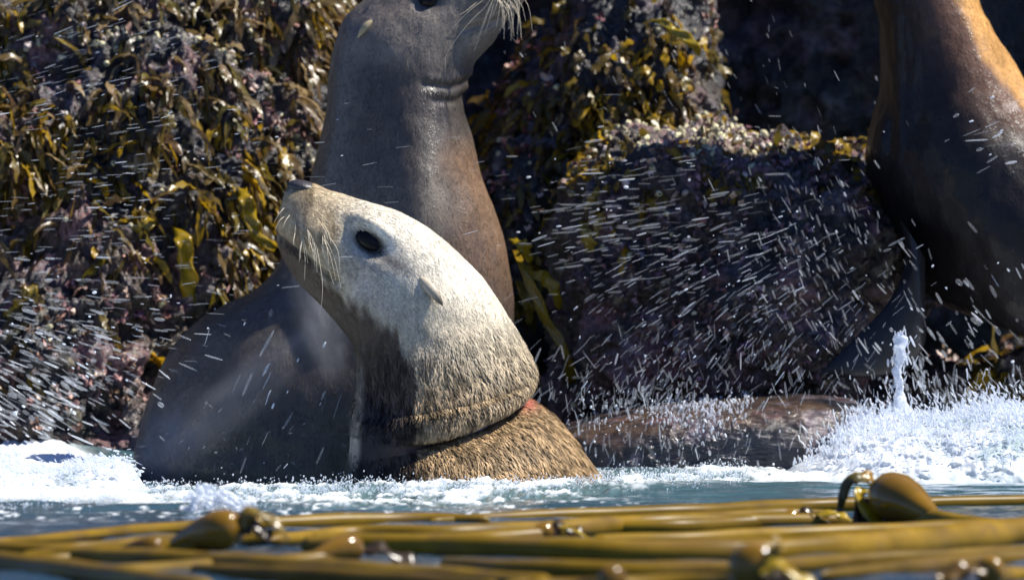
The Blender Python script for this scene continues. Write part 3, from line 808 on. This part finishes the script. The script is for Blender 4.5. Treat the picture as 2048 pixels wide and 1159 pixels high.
mesh_obj("fur", V, Fc, M_WETFUR, sea2, C, smooth=False)

# ---- dark sea lion at right
Y1 = 11.0
st3 = [(1560, -315, 1560, -313, .002, Y1, 0), (1572, -345, 1562, -285, .028, Y1, 0), (1610, -368, 1585, -250, .05, Y1, 0), (1670, -385, 1630, -215, .066, Y1, 0), (1760, -390, 1680, -175, .085, Y1, 0), (1860, -330, 1720, -125, .105, Y1, 0),
       (1925, -180, 1742, -60, .12, Y1, 0), (1959, 0, 1750, 0, .128, Y1, 0), (1978, 44, 1760, 36, .133, Y1, 0), (2000, 90, 1765, 80, .14, Y1, 0), (2026, 130, 1765, 130, .15, Y1, 0), (2056, 172, 1762, 190, .16, Y1, 0),
       (2110, 235, 1747, 250, .175, Y1, 0), (2170, 310, 1737, 305, .19, Y1, 0), (2230, 390, 1745, 360, .2, Y1, 0), (2280, 480, 1768, 420, .21, Y1, 0), (2330, 580, 1800, 490, .21, Y1, 0), (2360, 670, 1830, 560, .2, Y1, 0), (2360, 760, 1890, 610, .17, Y1, 0), (2330, 800, 1980, 640, .12, Y1, 0), (2200, 760, 2060, 680, .04, Y1, 0)]
G, N = loft(st3, 12, 200)
px, py = proj(G)
side = np.clip(np.abs(N[..., 1]) * 1.4, 0, 1)
disp = 0.010 * fbm(G, 6, 4, 35) + 0.003 * fbm(G, (30, 30, 12), 3, 39)
disp += 0.006 * gb(1752, 290, 16, 80, 0.1) - 0.005 * gb(1785, 280, 14, 80, 0.15) - 0.004 * gb(1830, 180, 20, 150) * side + .003 * gb(1800, 140, 14, 140) * side
G = G + N * disp[..., None]; N = renorm(G); px, py = proj(G)
nz = fbm(G, 14, 4, 83)
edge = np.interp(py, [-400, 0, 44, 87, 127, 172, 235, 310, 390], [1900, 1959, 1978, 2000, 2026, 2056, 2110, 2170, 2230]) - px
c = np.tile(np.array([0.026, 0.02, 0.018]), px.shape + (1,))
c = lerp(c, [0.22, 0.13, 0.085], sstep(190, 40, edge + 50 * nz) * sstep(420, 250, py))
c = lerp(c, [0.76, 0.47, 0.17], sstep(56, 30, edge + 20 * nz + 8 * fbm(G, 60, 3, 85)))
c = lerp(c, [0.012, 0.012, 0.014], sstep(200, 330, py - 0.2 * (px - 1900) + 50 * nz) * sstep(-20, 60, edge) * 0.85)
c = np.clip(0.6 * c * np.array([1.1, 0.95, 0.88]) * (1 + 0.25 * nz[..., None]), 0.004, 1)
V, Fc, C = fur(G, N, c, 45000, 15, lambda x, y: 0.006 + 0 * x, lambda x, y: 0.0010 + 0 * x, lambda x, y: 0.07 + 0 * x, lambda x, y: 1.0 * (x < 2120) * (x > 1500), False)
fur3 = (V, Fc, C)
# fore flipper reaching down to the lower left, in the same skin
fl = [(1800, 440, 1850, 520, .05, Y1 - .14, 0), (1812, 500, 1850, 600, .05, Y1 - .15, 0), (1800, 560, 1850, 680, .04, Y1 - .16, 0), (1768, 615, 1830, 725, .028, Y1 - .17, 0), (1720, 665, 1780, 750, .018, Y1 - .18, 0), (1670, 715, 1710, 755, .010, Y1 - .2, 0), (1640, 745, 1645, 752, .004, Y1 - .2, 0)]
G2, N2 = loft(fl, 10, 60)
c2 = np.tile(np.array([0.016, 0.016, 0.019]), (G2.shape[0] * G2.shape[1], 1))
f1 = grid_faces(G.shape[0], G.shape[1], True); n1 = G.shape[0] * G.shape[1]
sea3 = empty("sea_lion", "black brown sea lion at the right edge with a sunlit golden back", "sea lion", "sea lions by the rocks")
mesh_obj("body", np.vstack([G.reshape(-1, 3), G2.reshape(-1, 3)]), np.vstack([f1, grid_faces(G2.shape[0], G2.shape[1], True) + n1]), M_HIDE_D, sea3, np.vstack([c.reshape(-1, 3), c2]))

mesh_obj("fur", *fur3[:2], M_WETFUR, sea3, fur3[2], smooth=False)

# ------------------------------------------------------------------ water
nx, ny = 760, 620
ys = 1.0 / np.linspace(1 / 6.6, 1 / 11.9, ny)
xs = np.linspace(-1.35, 1.35, nx)
Yg, Xg = np.meshgrid(ys, xs, indexing='ij')
G = np.stack([Xg, Yg, 0 * Xg], -1)
ppx, ppy = proj(G)
# swells lie across the view
wave = 0.010 * fbm(G, (1.2, 3.5, 1), 3, 101) + 0.006 * fbm(G, (4, 11, 1), 3, 103) + 0.0025 * fbm(G, (14, 34, 1), 3, 105)
dip = -0.028 * np.exp(-((Xg + 0.40) / 0.24) ** 4 - ((Yg - 10.3) / 0.45) ** 4)
fn = fbm(G, (16, 10, 1), 5, 111, 0.62)
fn2 = fbm(G, (55, 38, 1), 4, 121, 0.65)
def band(y0, y1, soft=14): return sstep(y0 - soft, y0 + soft, ppy) * sstep(y1 + soft, y1 - soft, ppy)
top = np.interp(ppx, [0, 300, 700, 1250, 1600, 2048], [880, 955, 950, 945, 935, 900])
bot = np.interp(ppx, [0, 200, 380, 700, 1000, 1250, 1500, 1700, 2048], [1005, 1000, 1008, 1018, 1008, 985, 962, 955, 955])
inb = sstep(-12, 12, ppy - top) * sstep(10, -10, ppy - bot)
lw = sstep(420, 200, ppx); rw = sstep(1450, 1650, ppx)
foam = inb * sstep(0.02 - 0.5 * lw - 0.5 * rw, 0.30 - 0.35 * lw - 0.35 * rw, 0.55 * fn + 0.6 * fn2)
foam = np.clip(foam + 0.8 * sstep(0.26, 0.4, fn2 + 0.3 * fn) * band(1000, 1040, 20) * sstep(1500, 1200, ppx), 0, 1)
G[..., 2] = wave + dip + inb * (0.010 * np.clip(fn2, -.3, 1) + 0.008 * fn + 0.006 * np.abs(fbm(G, (120, 90, 1), 2, 131)))
hump = 0.035 * np.exp(-((ppx - 60) / 240) ** 2) * sstep(960, 900, ppy)
G[..., 2] += hump
teal = np.array([0.06, 0.13, 0.15]); navy = np.array([0.022, 0.055, 0.10])
c = lerp(np.tile(navy, Xg.shape + (1,)), teal, sstep(1060, 960, ppy) * 0.9)
c = lerp(c, [0.11, 0.17, 0.17], inb * 0.7)
c = lerp(c, [0.82, 0.86, 0.88], foam)
o = mesh_obj("water", G.reshape(-1, 3), grid_faces(ny, nx), M_WATER, None, c.reshape(-1, 3), extra={"foam": foam})
tag(o, "dark blue green sea water with foam along the rocks", "water", kind="structure")
# open sea round about, just below the near sheet
V = np.array([(-80, -60, -.05), (80, -60, -.05), (80, 90, -.05), (-80, 90, -.05)])
V = np.array([(x, y, -0.05) for y in np.linspace(-60, 90, 61) for x in np.linspace(-80, 80, 61)])
o = mesh_obj("sea", V, grid_faces(61, 61), M_WATER, None, np.tile(navy, (len(V), 1)), extra={"foam": np.zeros(len(V))})
tag(o, "open sea beyond the near water", "water", kind="structure")

# white water: heaped foam where the swell breaks
def foam_heap(name, crest, Yf, Yb, seed, label, teal_side=None, rough=1.0, x_pad=40):
    xs_ = np.linspace(crest[0][0] - x_pad, crest[-1][0] + x_pad, 420)
    vv = np.linspace(0, 1, 150)
    Yc_ = Yf + (Yb - Yf) * vv
    PXg, Vg = np.meshgrid(xs_, vv)
    Yg_ = Yf + (Yb - Yf) * Vg
    cx_ = np.array([q[0] for q in crest]); cy_ = np.array([q[1] for q in crest])
    yt = np.interp(PXg, cx_, cy_, left=1010, right=cy_[-1])
    Ym = Yf + (Yb - Yf) * 0.62
    H = CAM_H - (yt - HOR) * Ym / F
    H = H * sstep(xs_[0], xs_[0] + 120, PXg) if xs_[0] > 0 else H * sstep(xs_[-1], xs_[-1] - 90, PXg)
    prof = np.where(Vg < 0.62, np.sin(Vg / 0.62 * math.pi / 2) ** 0.8, np.cos((Vg - 0.62) / 0.38 * math.pi / 2))
    Xw = (PXg - CX) / F * Yg_
    P = np.stack([Xw, Yg_, 0 * Xw], -1)
    z = np.maximum(H, 0) * prof
    n1 = 0.6 * fbm(P, (9, 9, 1), 3, seed); n2 = fbm(P, (60, 60, 1), 4, seed + 7, 0.65)
    z = z * (1 + 0.25 * rough * n1) + (0.012 * n1 + 0.007 * np.abs(n2)) * rough * sstep(0, 0.03, z) - 0.012
    P[..., 2] = z
    P[..., 1] += 0.02 * fbm(P, (30, 30, 40), 3, seed + 3)
    c = np.tile(np.array([0.84, 0.86, 0.88]), Xw.shape + (1,))
    if teal_side:
        c = lerp(c, [0.42, 0.52, 0.53], teal_side(PXg, z) * sstep(-.25, .35, fbm(P, (25, 12, 30), 4, seed + 5)))
    c = lerp(c, [0.55, 0.64, 0.66], sstep(0.02, -0.01, z) * 0.8)
    o = mesh_obj(name, P.reshape(-1, 3), grid_faces(150, 420), M_FOAM, None, c.reshape(-1, 3))
    tag(o, label, "foam", kind="stuff")
    return P
HEAPS = []
HEAPS.append(foam_heap("white_water", [(1400, 985), (1460, 962), (1500, 950), (1570, 925), (1640, 885), (1700, 836), (1760, 822), (1830, 818), (1900, 822), (1960, 805), (2048, 815), (2200, 815)], 10.12, 10.62, 201,
          "white water heaped up where the swell breaks at right", lambda x, z: sstep(1800, 1960, x)))
HEAPS.append(foam_heap("white_water", [(-160, 885), (0, 893), (60, 915), (110, 922), (150, 908), (225, 905), (260, 915), (285, 950), (310, 985), (340, 1010)], 9.5, 10.05, 211, "white water washing in at left below the grey sea lion", lambda x, z: sstep(0.05, 0.02, z) * 0.8, 0.5, 20))

# ------------------------------------------------------------------ spray
def drop(p, d, L, r, sides=5):
    t = np.array([0, 0.10, 0.35, 0.7, 0.92, 1.0]); rr = np.array([0.1, 0.75, 1.0, 0.95, 0.7, 0.1]) * r
    return tube(p + d * (t[:, None] - 0.5) * L, rr, sides)

def spray(name, zones, label, seed):
    rng = np.random.default_rng(seed)
    parts, cov = [], []
    for (n, cx, cy, sx, sy, Yr, ang, spread, Lr, rr) in zones:
        for _ in range(int(n * 1.2)):
            x, y = rng.normal(cx, sx), rng.normal(cy, sy)
            Y = rng.uniform(*Yr)
            q = rng.random()
            a = ang(x, y) if callable(ang) else ang
            a = math.radians(a + rng.normal(0, spread * 0.7))
            k = Y / F
            L = (Lr[0] * 0.5 + (Lr[1] * 1.05 - Lr[0] * 0.5) * rng.beta(1.3, 2.2)) * k
            r = (rr[0] * 0.55 + (rr[1] - rr[0] * 0.55) * rng.beta(1.0, 3.2)) * k * 0.40
            cv = rng.uniform(0.04, 0.17) if q < 0.75 else rng.uniform(0.17, 0.45)
            if q < 0.3: r *= 1.5
            if q > 0.90: L *= 0.25; cv = 0.95; r *= rng.uniform(0.7, 1.5)
            d = np.array([math.cos(a), rng.normal(0, 0.15), math.sin(a)])
            p = at(x, y, Y)
            if p[2] < 0.01: continue
            v, f = drop(p, d, L, r)
            parts.append((v, f)); cov.append(np.full(len(v), cv))
    v, f = join(parts)
    o = mesh_obj(name, v, f, M_DROP, extra={"cover": np.concatenate(cov)})
    return tag(o, label, "spray", kind="stuff")

spray("spray", [
    (300, 230, 430, 210, 150, (9.5, 10.9), lambda x, y: 8 - 0.02 * (y - 150), 4, (16, 44), (2.0, 4.0)),
    (140, 160, 120, 160, 90, (9.5, 10.9), 16, 5, (18, 46), (1.6, 3.2)),
    (300, 110, 690, 120, 80, (9.4, 10.6), lambda x, y: -8 - 0.12 * (y - 600), 8, (14, 44), (3.5, 9.0)),
    (140, 50, 830, 80, 55, (9.9, 10.5), -30, 12, (20, 60), (4, 12)),
], "flying drops of spray crossing the left boulder", 51)
spray("spray", [
    (520, 1420, 620, 170, 120, (9.9, 10.85), lambda x, y: 5 + 0.13 * (y - 400) + 0.02 * (x - 1300), 9, (14, 46), (2.2, 6)),
    (170, 1230, 430, 110, 70, (10.5, 10.85), 6, 7, (18, 54), (2.5, 7)),
    (150, 1330, 740, 150, 50, (10.4, 10.6), 70, 40, (14, 44), (2.5, 7)),
    (210, 1640, 500, 80, 110, (10.5, 10.8), 115, 14, (10, 32), (2.2, 6)),
], "burst of spray in front of the pink algae boulder", 52)
spray("spray", [
    (80, 1880, 640, 120, 80, (10.4, 10.8), 125, 12, (14, 40), (4, 11)),
    (22, 1990, 270, 45, 45, (10.5, 10.8), 20, 12, (16, 50), (3, 9)),
    (170, 1900, 770, 120, 25, (10.3, 10.6), 110, 25, (12, 40), (4, 10)),
    (190, 1330, 860, 150, 50, (10.2, 10.36), 90, 20, (8, 40), (2.5, 8)),
    (170, 1270, 800, 90, 22, (10.3, 10.4), 75, 40, (6, 30), (3, 9)),
    (70, 1380, 170, 160, 110, (10.6, 11.2), 115, 20, (8, 30), (1.6, 3.0)),
], "drops thrown up over the low rock and the white water at right", 53)
spray("spray", [
    (22, 560, 780, 90, 70, (9.85, 10.2), 68, 5, (24, 66), (4, 10)),
    (14, 720, 300, 120, 60, (9.9, 10.3), 6, 5, (20, 50), (2, 3)),
    (40, 560, 900, 130, 50, (9.8, 10.1), 30, 50, (8, 24), (2, 5)),
], "few slanting drops in front of the grey sea lion's body", 54)

# ragged froth flung off the white water
def fling(P, n, label, seed, ang, zmin=0.01, hmax=0.05):
    rng = np.random.default_rng(seed)
    Q = P.reshape(-1, 3); ok = np.where(Q[:, 2] > zmin)[0]
    wq = (Q[ok, 2] / Q[ok, 2].max()) ** 1.5 + 0.12
    parts, cov = [], []
    for i in rng.choice(ok, n, p=wq / wq.sum()):
        p = Q[i] + np.array([rng.normal(0, .006), rng.normal(0, .01), 0])
        h = rng.exponential(hmax * 0.28)
        a = math.radians(ang + rng.normal(0, 24))
        L = rng.uniform(0.002, 0.010) * (1 + 16 * h); r = rng.uniform(0.0005, 0.0019) * math.exp(-h * 10)
        d = np.array([math.cos(a), rng.normal(0, .3), math.sin(a)])
        v, f = drop(p + np.array([-0.2 * h, 0, h]), d, L, r)
        parts.append((v, f)); cov.append(np.full(len(v), rng.uniform(0.5, 1.0)))
    v, f = join(parts)
    tag(mesh_obj("froth", v, f, M_DROP, extra={"cover": np.concatenate(cov)}), label, "froth", kind="stuff")
fling(HEAPS[0], 9000, "ragged froth leaping off the white water at right", 301, 105, hmax=0.030)
fling(HEAPS[1], 4000, "ragged froth on the white water at left", 302, 150, hmax=0.012)

px_l, py_l = proj(G_LOW)
sel = (N_LOW[..., 2] > 0.45) & (px_l > 1115) & (px_l < 1500)
fling(G_LOW[sel], 800, "white wash running over the low reddish rock", 303, 85, hmax=0.008)

# froth specks and bubbles along the waterline
def froth(name, n, line, label, seed, rr=(1.5, 5)):
    rng = np.random.default_rng(seed)
    parts = []
    lx = [q[0] for q in line]; ly = [q[1] for q in line]; lh = [q[2] for q in line]
    for _ in range(n):
        x = rng.uniform(lx[0], lx[-1]); y = np.interp(x, lx, ly) + rng.normal(0, 1) * 10
        Y = gy(max(y, 930)) + 0.0
        h = abs(rng.normal(0, 1)) * np.interp(x, lx, lh)
        r = rng.uniform(rr[0] * .7, rr[1] * .75) * 0.5 * Y / F
        p = np.array([(x - CX) / F * Y, Y, 0.004 + h * Y / F])
        parts.append(ellipsoid(p, np.eye(3) * r * np.array([[1, 1, 1], [1, 1, 1], [1.4, 1.4, 1.4]]), 7, 5))
    v, f = join(parts)
    return tag(mesh_obj(name, v, f, M_DROP, extra={"cover": rng.uniform(0.3, 1.0, len(v))}), label, "froth", kind="stuff")
froth("froth", 5500, [(0, 1005, 3), (300, 985, 5), (400, 1000, 14), (560, 1000, 12), (700, 980, 8), (900, 985, 8), (1200, 965, 6), (1500, 950, 8)], "sparkling froth along the waterline below the sea lions", 61)

# bubbly splash lump in front of the grey sea lion
rng = np.random.default_rng(71)
parts = []
Yb = gy(1020)
for _ in range(190):
    a = rng.uniform(0, math.pi); q = rng.uniform(0, 1) ** 0.5
    x = 436 + 68 * q * math.cos(a) + rng.normal(0, 8); y = 1024 - 62 * q * math.sin(a) * (0.75 + 0.25 * math.cos(a * 3)) + rng.normal(0, 4)
    r = rng.uniform(2, 9) * Yb / F
    parts.append(ellipsoid(at(x, y, Yb + rng.normal(0, .02)), np.eye(3) * r, 12, 8))
v, f = join(parts)
v = v + 0.0025 * fbm(v, 160, 2, 5)[:, None]
o = mesh_obj("splash", v, f, M_DROP, extra={"cover": np.repeat(rng.uniform(0.12, 0.55, 190), len(v) // 190)})
tag(o, "small dome of bubbly clear water in front of the grey sea lion", "splash")
# thin jet leaping at right
pts = catmull([at(x, y, 10.42) for x, y in ((1803, 830), (1800, 790), (1797, 760), (1797, 730), (1803, 705), (1800, 680), (1802, 664))], 8)
rad = np.interp(np.linspace(0, 1, len(pts)), [0, .25, .45, .6, .75, .9, 1], [20, 7, 9, 10, 13, 11, 2]) * 10.42 / F
v, f = tube(pts, rad, 20)
v = v + 0.008 * np.stack([fbm(v, 60, 4, 8), fbm(v, 50, 4, 9), 0 * v[:, 0]], -1)
parts, cov = [(v, f)], [np.full(len(v), 0.92)]
for _ in range(110):
    k = rng.integers(0, len(pts)); q = pts[k] + rng.normal(0, 1, 3) * rad[k] * np.array([0.9, 0.9, 1.2])
    w_ = drop(q, np.array([rng.normal(0, .3), 0, 1.0]), rng.uniform(0.003, 0.018), rng.uniform(0.0006, 0.002))
    parts.append(w_); cov.append(np.full(len(w_[0]), rng.uniform(0.4, 0.95)))
v, f = join(parts)
o = mesh_obj("water_jet", v, f, M_DROP, extra={"cover": np.concatenate(cov)})
tag(o, "thin white jet of water leaping up above the white water at right", "splash")

# ------------------------------------------------------------------ bull kelp in the foreground
def kpt(x, y, lift=0.004):
    Y = gy(y, lift)
    return np.array([(x - CX) / F * Y, Y, lift])

KC = np.array([0.175, 0.104, 0.007])
def kelp(label, stem, thick, bulb=None, blades=(), col=1.0, lift=0.006):
    """stem: photo points of the stipe's axis from bulb end to root; bulb: (length px, width px) at stem[0]"""
    root = empty("bull_kelp", label, "kelp", "bull kelp afloat in front")
    root.location = (0, 0, 0)
    pts = catmull([kpt(x, y, (q[0] if q else lift)) for x, y, *q in stem], 14)
    n = len(pts)
    d = np.r_[0, np.cumsum(np.linalg.norm(np.diff(pts, axis=0), axis=1))]
    rad = np.interp(np.linspace(0, 1, n), np.linspace(0, 1, len(thick)), thick) * 0.5 * pts[:, 1] / F
    rad = 1.38 * rad * (1 + 0.05 * np.sin(d * 37))
    rad[-1] = 0.001
    if not bulb: rad[0] = 0.001
    v, f = tube(pts, rad, 18)
    c = KC * col * (1 + 0.35 * fbm(v, (3, 20, 20), 3, int(stem[0][0]) + 5)[:, None])
    c = lerp(c, [0.12, 0.07, 0.03], sstep(0.1, 0.5, fbm(v, (4, 40, 40), 3, int(stem[0][1]) + 3)) * 0.5)
    mesh_obj("stipe", v, f, M_KELP, root, np.clip(c, 0.005, 1))
    if bulb:
        Lb, Wb, rise = bulb
        p0 = pts[0]; dr = pts[0] - pts[3]; dr[2] = 0; dr /= np.linalg.norm(dr)
        kk = p0[1] / F
        t = np.linspace(0, 1, 26)
        rr = np.interp(t, [0, .12, .3, .5, .68, .82, .92, .97, .99, 1.0], [0.24, 0.40, 0.62, 0.86, 1.0, 0.98, 0.78, 0.52, 0.3, 0.02]) * Wb * 0.5 * kk
        ax = p0[None] - dr * 0.45 * Lb * kk + dr[None] * (t * Lb * kk)[:, None] + np.array([0, 0, 1.0])[None] * (np.sin(t * 1.5) * rise * kk)[:, None]
        v, f = tube(ax, rr, 28)
        c = KC * col * np.array([1.05, 0.92, 0.8]) * (1 + 0.2 * fbm(v, 25, 3, 7)[:, None])
        mesh_obj("bulb", v, f, M_BULB, root, np.clip(c, 0.005, 1))
        tip = ax[-1]
    else:
        tip = pts[0]
    for (path, wd, bc) in blades:
        q = catmull([tip + np.array([dx * tip[1] / F, dyw, -dy * tip[1] / F]) for dx, dy, dyw in path], 8)
        wv = np.interp(np.linspace(0, 1, len(q)), np.linspace(0, 1, len(wd)), wd) * tip[1] / F
        T = np.gradient(q, axis=0); T /= np.linalg.norm(T, axis=1, keepdims=True)
        s = np.cross(T, np.array([0.4, -0.5, 0.75])); s /= np.linalg.norm(s, axis=1, keepdims=True) + 1e-9
        nn = np.cross(s, T); t = np.linspace(0, 1, len(q))
        Gb = np.stack([q + s * (k * wv * .5)[:, None] + nn * (0.22 * wv * abs(k) * np.sin(t * 14 + 2 * k))[:, None] for k in (-1, -.5, 0, .5, 1)], 1)
        b_ = mesh_obj("blade", Gb.reshape(-1, 3), grid_faces(len(q), 5), M_KELPB, root, np.tile(np.array(bc), (Gb.shape[0] * 5, 1)))
        sm = b_.modifiers.new("solid", 'SOLIDIFY'); sm.thickness = 0.0012
    return root
YG = (0.42, 0.28, 0.012); DK = (0.05, 0.032, 0.014); BR = (0.16, 0.09, 0.02)
kelp("kelp with the largest amber bulb standing out of the water at right", [(1822, 1032, 0.012), (1930, 1046, .008), (2060, 1056, .004), (2300, 1062, .004)], [30, 26, 22, 20], (215, 102, 40),
     [([(0, 0, 0), (-25, -25, 0), (-58, -30, 0), (-74, 5, 0), (-85, 70, -.01)], [22, 26, 22, 18, 10], (0.10, 0.08, 0.02)),
      ([(0, 5, -.01), (-30, -10, -.01), (-42, 5, -.02), (-8, 50, -.03), (20, 80, -.03)], [14, 18, 26, 34, 20], YG),
      ([(0, 10, 0), (-30, 20, -.005), (-30, 60, -.01), (10, 82, -.012)], [20, 44, 50, 30], DK),
      ([(0, -5, 0.01), (-18, -32, 0.01), (-40, -38, 0.01), (-50, -20, 0.01)], [16, 30, 30, 12], (0.28, 0.15, 0.012))])
kelp("kelp with round amber bulb and a yellow blade at the bottom edge right of centre", [(1500, 1158, .02), (1440, 1166, .008), (1300, 1170, .004), (1000, 1180, .004)], [36, 30, 30, 30], (170, 104, 30),
     [([(0, 0, 0), (30, -28, 0), (44, -45, 0), (30, -62, 0)], [20, 26, 24, 8], (0.3, 0.18, 0.012)),
      ([(0, 10, -.01), (40, -5, -.01), (90, 25, -.02), (140, 50, -.02)], [18, 36, 34, 16], YG),
      ([(0, 15, 0), (30, 15, 0), (70, 35, -.01), (90, 60, -.01)], [30, 44, 40, 20], DK)])
kelp("kelp with olive bulb and tilted glinting blades left of centre", [(405, 1090, .014), (340, 1102, .006), (200, 1106, .004), (-40, 1100, .004), (-300, 1094, .004)], [36, 30, 28, 26, 24], (170, 84, 36),
     [([(0, -2, 0), (18, -28, 0), (45, -30, 0), (75, -8, -.005), (100, 22, -.01)], [24, 34, 34, 22, 10], (0.2, 0.13, 0.014)),
      ([(0, 6, 0), (25, -8, 0), (50, 6, -.01), (60, 26, -.012)], [26, 40, 38, 18], DK)], col=0.95)
kelp("kelp with small brown bulb low at left", [(272, 1108, .008), (200, 1114, .004), (60, 1118, .004), (-200, 1112, .004)], [24, 20, 18, 16], (110, 50, 14), col=0.75)
kelp("kelp with brown bulb and two glints at centre left", [(665, 1114, .008), (600, 1124, .004), (450, 1132, .004), (200, 1146, .004)], [30, 26, 26, 24], (130, 62, 18),
     [([(0, 2, 0), (40, 2, -.01), (90, 22, -.015), (120, 36, -.02)], [30, 44, 40, 20], DK)], col=0.8)
kelp("kelp with dark ragged tuft and one thin yellow blade at centre", [(1075, 1072, .006), (1000, 1078, .004), (860, 1084, .004), (640, 1092, .003)], [28, 28, 26, 24], (60, 40, 10),
     [([(0, 2, 0), (20, -8, 0), (50, 0, -.004), (70, 14, -.01)], [24, 34, 30, 12], DK), ([(15, -10, -.01), (40, -6, -.012), (80, 14, -.02)], [8, 9, 6], YG)], col=0.9)
kelp("kelp with small dark tuft left of the largest amber bulb", [(1570, 1042, .006), (1480, 1048, .004), (1330, 1054, .004), (1100, 1056, .003)], [26, 26, 24, 22], (50, 34, 8),
     [([(0, 2, 0), (25, -8, 0), (55, 4, -.004), (70, 14, -.01)], [20, 34, 30, 12], DK), ([(40, -6, -.01), (80, -8, -.012), (110, 6, -.02)], [10, 22, 10], YG)], col=0.9)
kelp("kelp with striped yellow bulb in the lower right corner", [(1985, 1150, .01), (2040, 1150, .005), (2200, 1150, .004)], [30, 26, 24], (80, 60, 12),
     [([(0, 0, 0), (-40, -6, 0), (-80, 10, -.005), (-100, 24, -.01)], [30, 44, 40, 20], BR)], col=1.0)
kelp("kelp with brown bulb cut by the bottom edge near centre", [(1215, 1172, .01), (1150, 1176, .005), (1000, 1182, .004)], [30, 28, 26], (80, 60, 16), col=0.75)
kelp("long kelp stem farthest from the camera, reaching from left edge to the centre", [(980, 1040), (830, 1040), (680, 1044), (520, 1049), (400, 1052), (250, 1062), (80, 1078), (-120, 1092)], [14, 24, 28, 24, 20, 18, 15, 12])
kelp("olive kelp stem along the back right, passing behind the largest bulb", [(860, 1042), (1000, 1036), (1180, 1030), (1400, 1024), (1600, 1014), (1760, 1010), (1920, 1006), (2100, 1002), (2300, 1000)], [10, 20, 24, 26, 26, 24, 22, 22, 22], col=0.75)
kelp("kelp stem crossing from centre to right below the dark tufts", [(540, 1080), (700, 1068), (900, 1068), (1120, 1058), (1300, 1048), (1500, 1044), (1700, 1040)], [16, 26, 30, 30, 32, 28, 18])
kelp("thickest yellow kelp stem sweeping across the middle of the foreground", [(600, 1090), (760, 1092), (950, 1098), (1150, 1106), (1350, 1108), (1550, 1104), (1750, 1092), (1950, 1074), (2100, 1062), (2300, 1050)], [26, 40, 46, 46, 44, 44, 46, 48, 48, 44], col=1.1)
kelp("straight kelp stem just above the thick one at right", [(1180, 1082), (1380, 1078), (1560, 1070), (1740, 1064), (1920, 1056), (2100, 1050), (2300, 1046)], [20, 24, 26, 26, 26, 26, 24])
kelp("brown kelp stem slanting out of the lower left corner", [(-160, 1112), (0, 1128), (120, 1142), (260, 1158), (420, 1180)], [36, 38, 40, 38, 34], col=0.85)
kelp("tan kelp stem curving across the lower left foreground", [(40, 1112), (140, 1112), (300, 1122), (480, 1132), (680, 1146), (900, 1160), (1100, 1176)], [14, 30, 38, 40, 40, 40, 38], col=1.0)
kelp("dim kelp stem under the bottom right stems", [(1300, 1132), (1480, 1136), (1700, 1122), (1900, 1112), (2100, 1100)], [18, 24, 26, 24, 22], col=0.7)

kelp("kelp stem half sunk behind the olive bulb at left", [(30, 1096), (160, 1094), (330, 1084), (520, 1072), (640, 1074)], [12, 18, 22, 20, 10], col=0.8)
kelp("dark kelp stem lowest in the frame at left of centre", [(380, 1140), (560, 1152), (760, 1164), (1000, 1180)], [20, 34, 38, 30], col=0.65)
kelp("kelp stem running along the bottom between the centre bulb and the round one", [(880, 1128), (1040, 1140), (1220, 1146), (1420, 1146), (1600, 1150)], [20, 34, 38, 36, 26], col=0.8)
kelp("kelp stem sinking away under the lower right corner", [(1640, 1150), (1760, 1140), (1900, 1128), (2060, 1118), (2300, 1110)], [14, 24, 30, 32, 30], col=0.6)
kelp("slim kelp stem between the back stem and the dark tufts at right", [(1280, 1036), (1420, 1034), (1560, 1028), (1680, 1026)], [10, 18, 20, 10], col=0.9)

# ------------------------------------------------------------------ drifting mist of fine spray before the grey sea lion
def mist(px_, py_, Y, sx, sy, sz, dens, label, rot):
    v, f = ellipsoid(np.zeros(3), np.eye(3), 24, 16)
    m = bpy.data.materials.new("mist_air"); m.use_nodes = True
    t = m.node_tree; t.nodes.clear()
    out = t.nodes.new("ShaderNodeOutputMaterial"); vol = t.nodes.new("ShaderNodeVolumePrincipled")
    vol.inputs["Color"].default_value = (0.92, 0.95, 1, 1); vol.inputs["Anisotropy"].default_value = 0.2
    tc = t.nodes.new("ShaderNodeTexCoord")
    ln = t.nodes.new("ShaderNodeVectorMath"); ln.operation = 'LENGTH'
    t.links.new(tc.outputs["Object"], ln.inputs[0])
    mr = t.nodes.new("ShaderNodeMapRange"); mr.interpolation_type = 'SMOOTHSTEP'
    mr.inputs["From Min"].default_value = 1.0; mr.inputs["From Max"].default_value = 0.1
    t.links.new(ln.outputs["Value"], mr.inputs["Value"])
    nz = t.nodes.new("ShaderNodeTexNoise"); nz.inputs["Scale"].default_value = 2.2; nz.inputs["Detail"].default_value = 3
    t.links.new(tc.outputs["Object"], nz.inputs["Vector"])
    m2 = t.nodes.new("ShaderNodeMapRange"); m2.inputs["From Min"].default_value = 0.35; m2.inputs["From Max"].default_value = 0.75; m2.inputs["To Max"].default_value = dens
    t.links.new(nz.outputs["Fac"], m2.inputs["Value"])
    mu = t.nodes.new("ShaderNodeMath"); mu.operation = 'MULTIPLY'
    t.links.new(mr.outputs[0], mu.inputs[0]); t.links.new(m2.outputs[0], mu.inputs[1]); t.links.new(mu.outputs[0], vol.inputs["Density"])
    t.links.new(vol.outputs[0], out.inputs["Volume"])
    o = mesh_obj("mist", v, f, m)
    o.location = at(px_, py_, Y); o.scale = (sx, sy, sz); o.rotation_euler = (0, math.radians(rot), 0)
    tag(o, label, "mist", kind="stuff")
mist(470, 790, 10.05, 0.24, 0.05, 0.06, 12.0, "pale mist trailing across the grey sea lion's flank", -38)
mist(640, 640, 10.16, 0.05, 0.04, 0.12, 14.0, "pale breath mist under the tan sea lion's chin", -15)
mist(330, 890, 9.97, 0.08, 0.05, 0.09, 14.0, "pale mist over the lower left of the grey sea lion", 0)
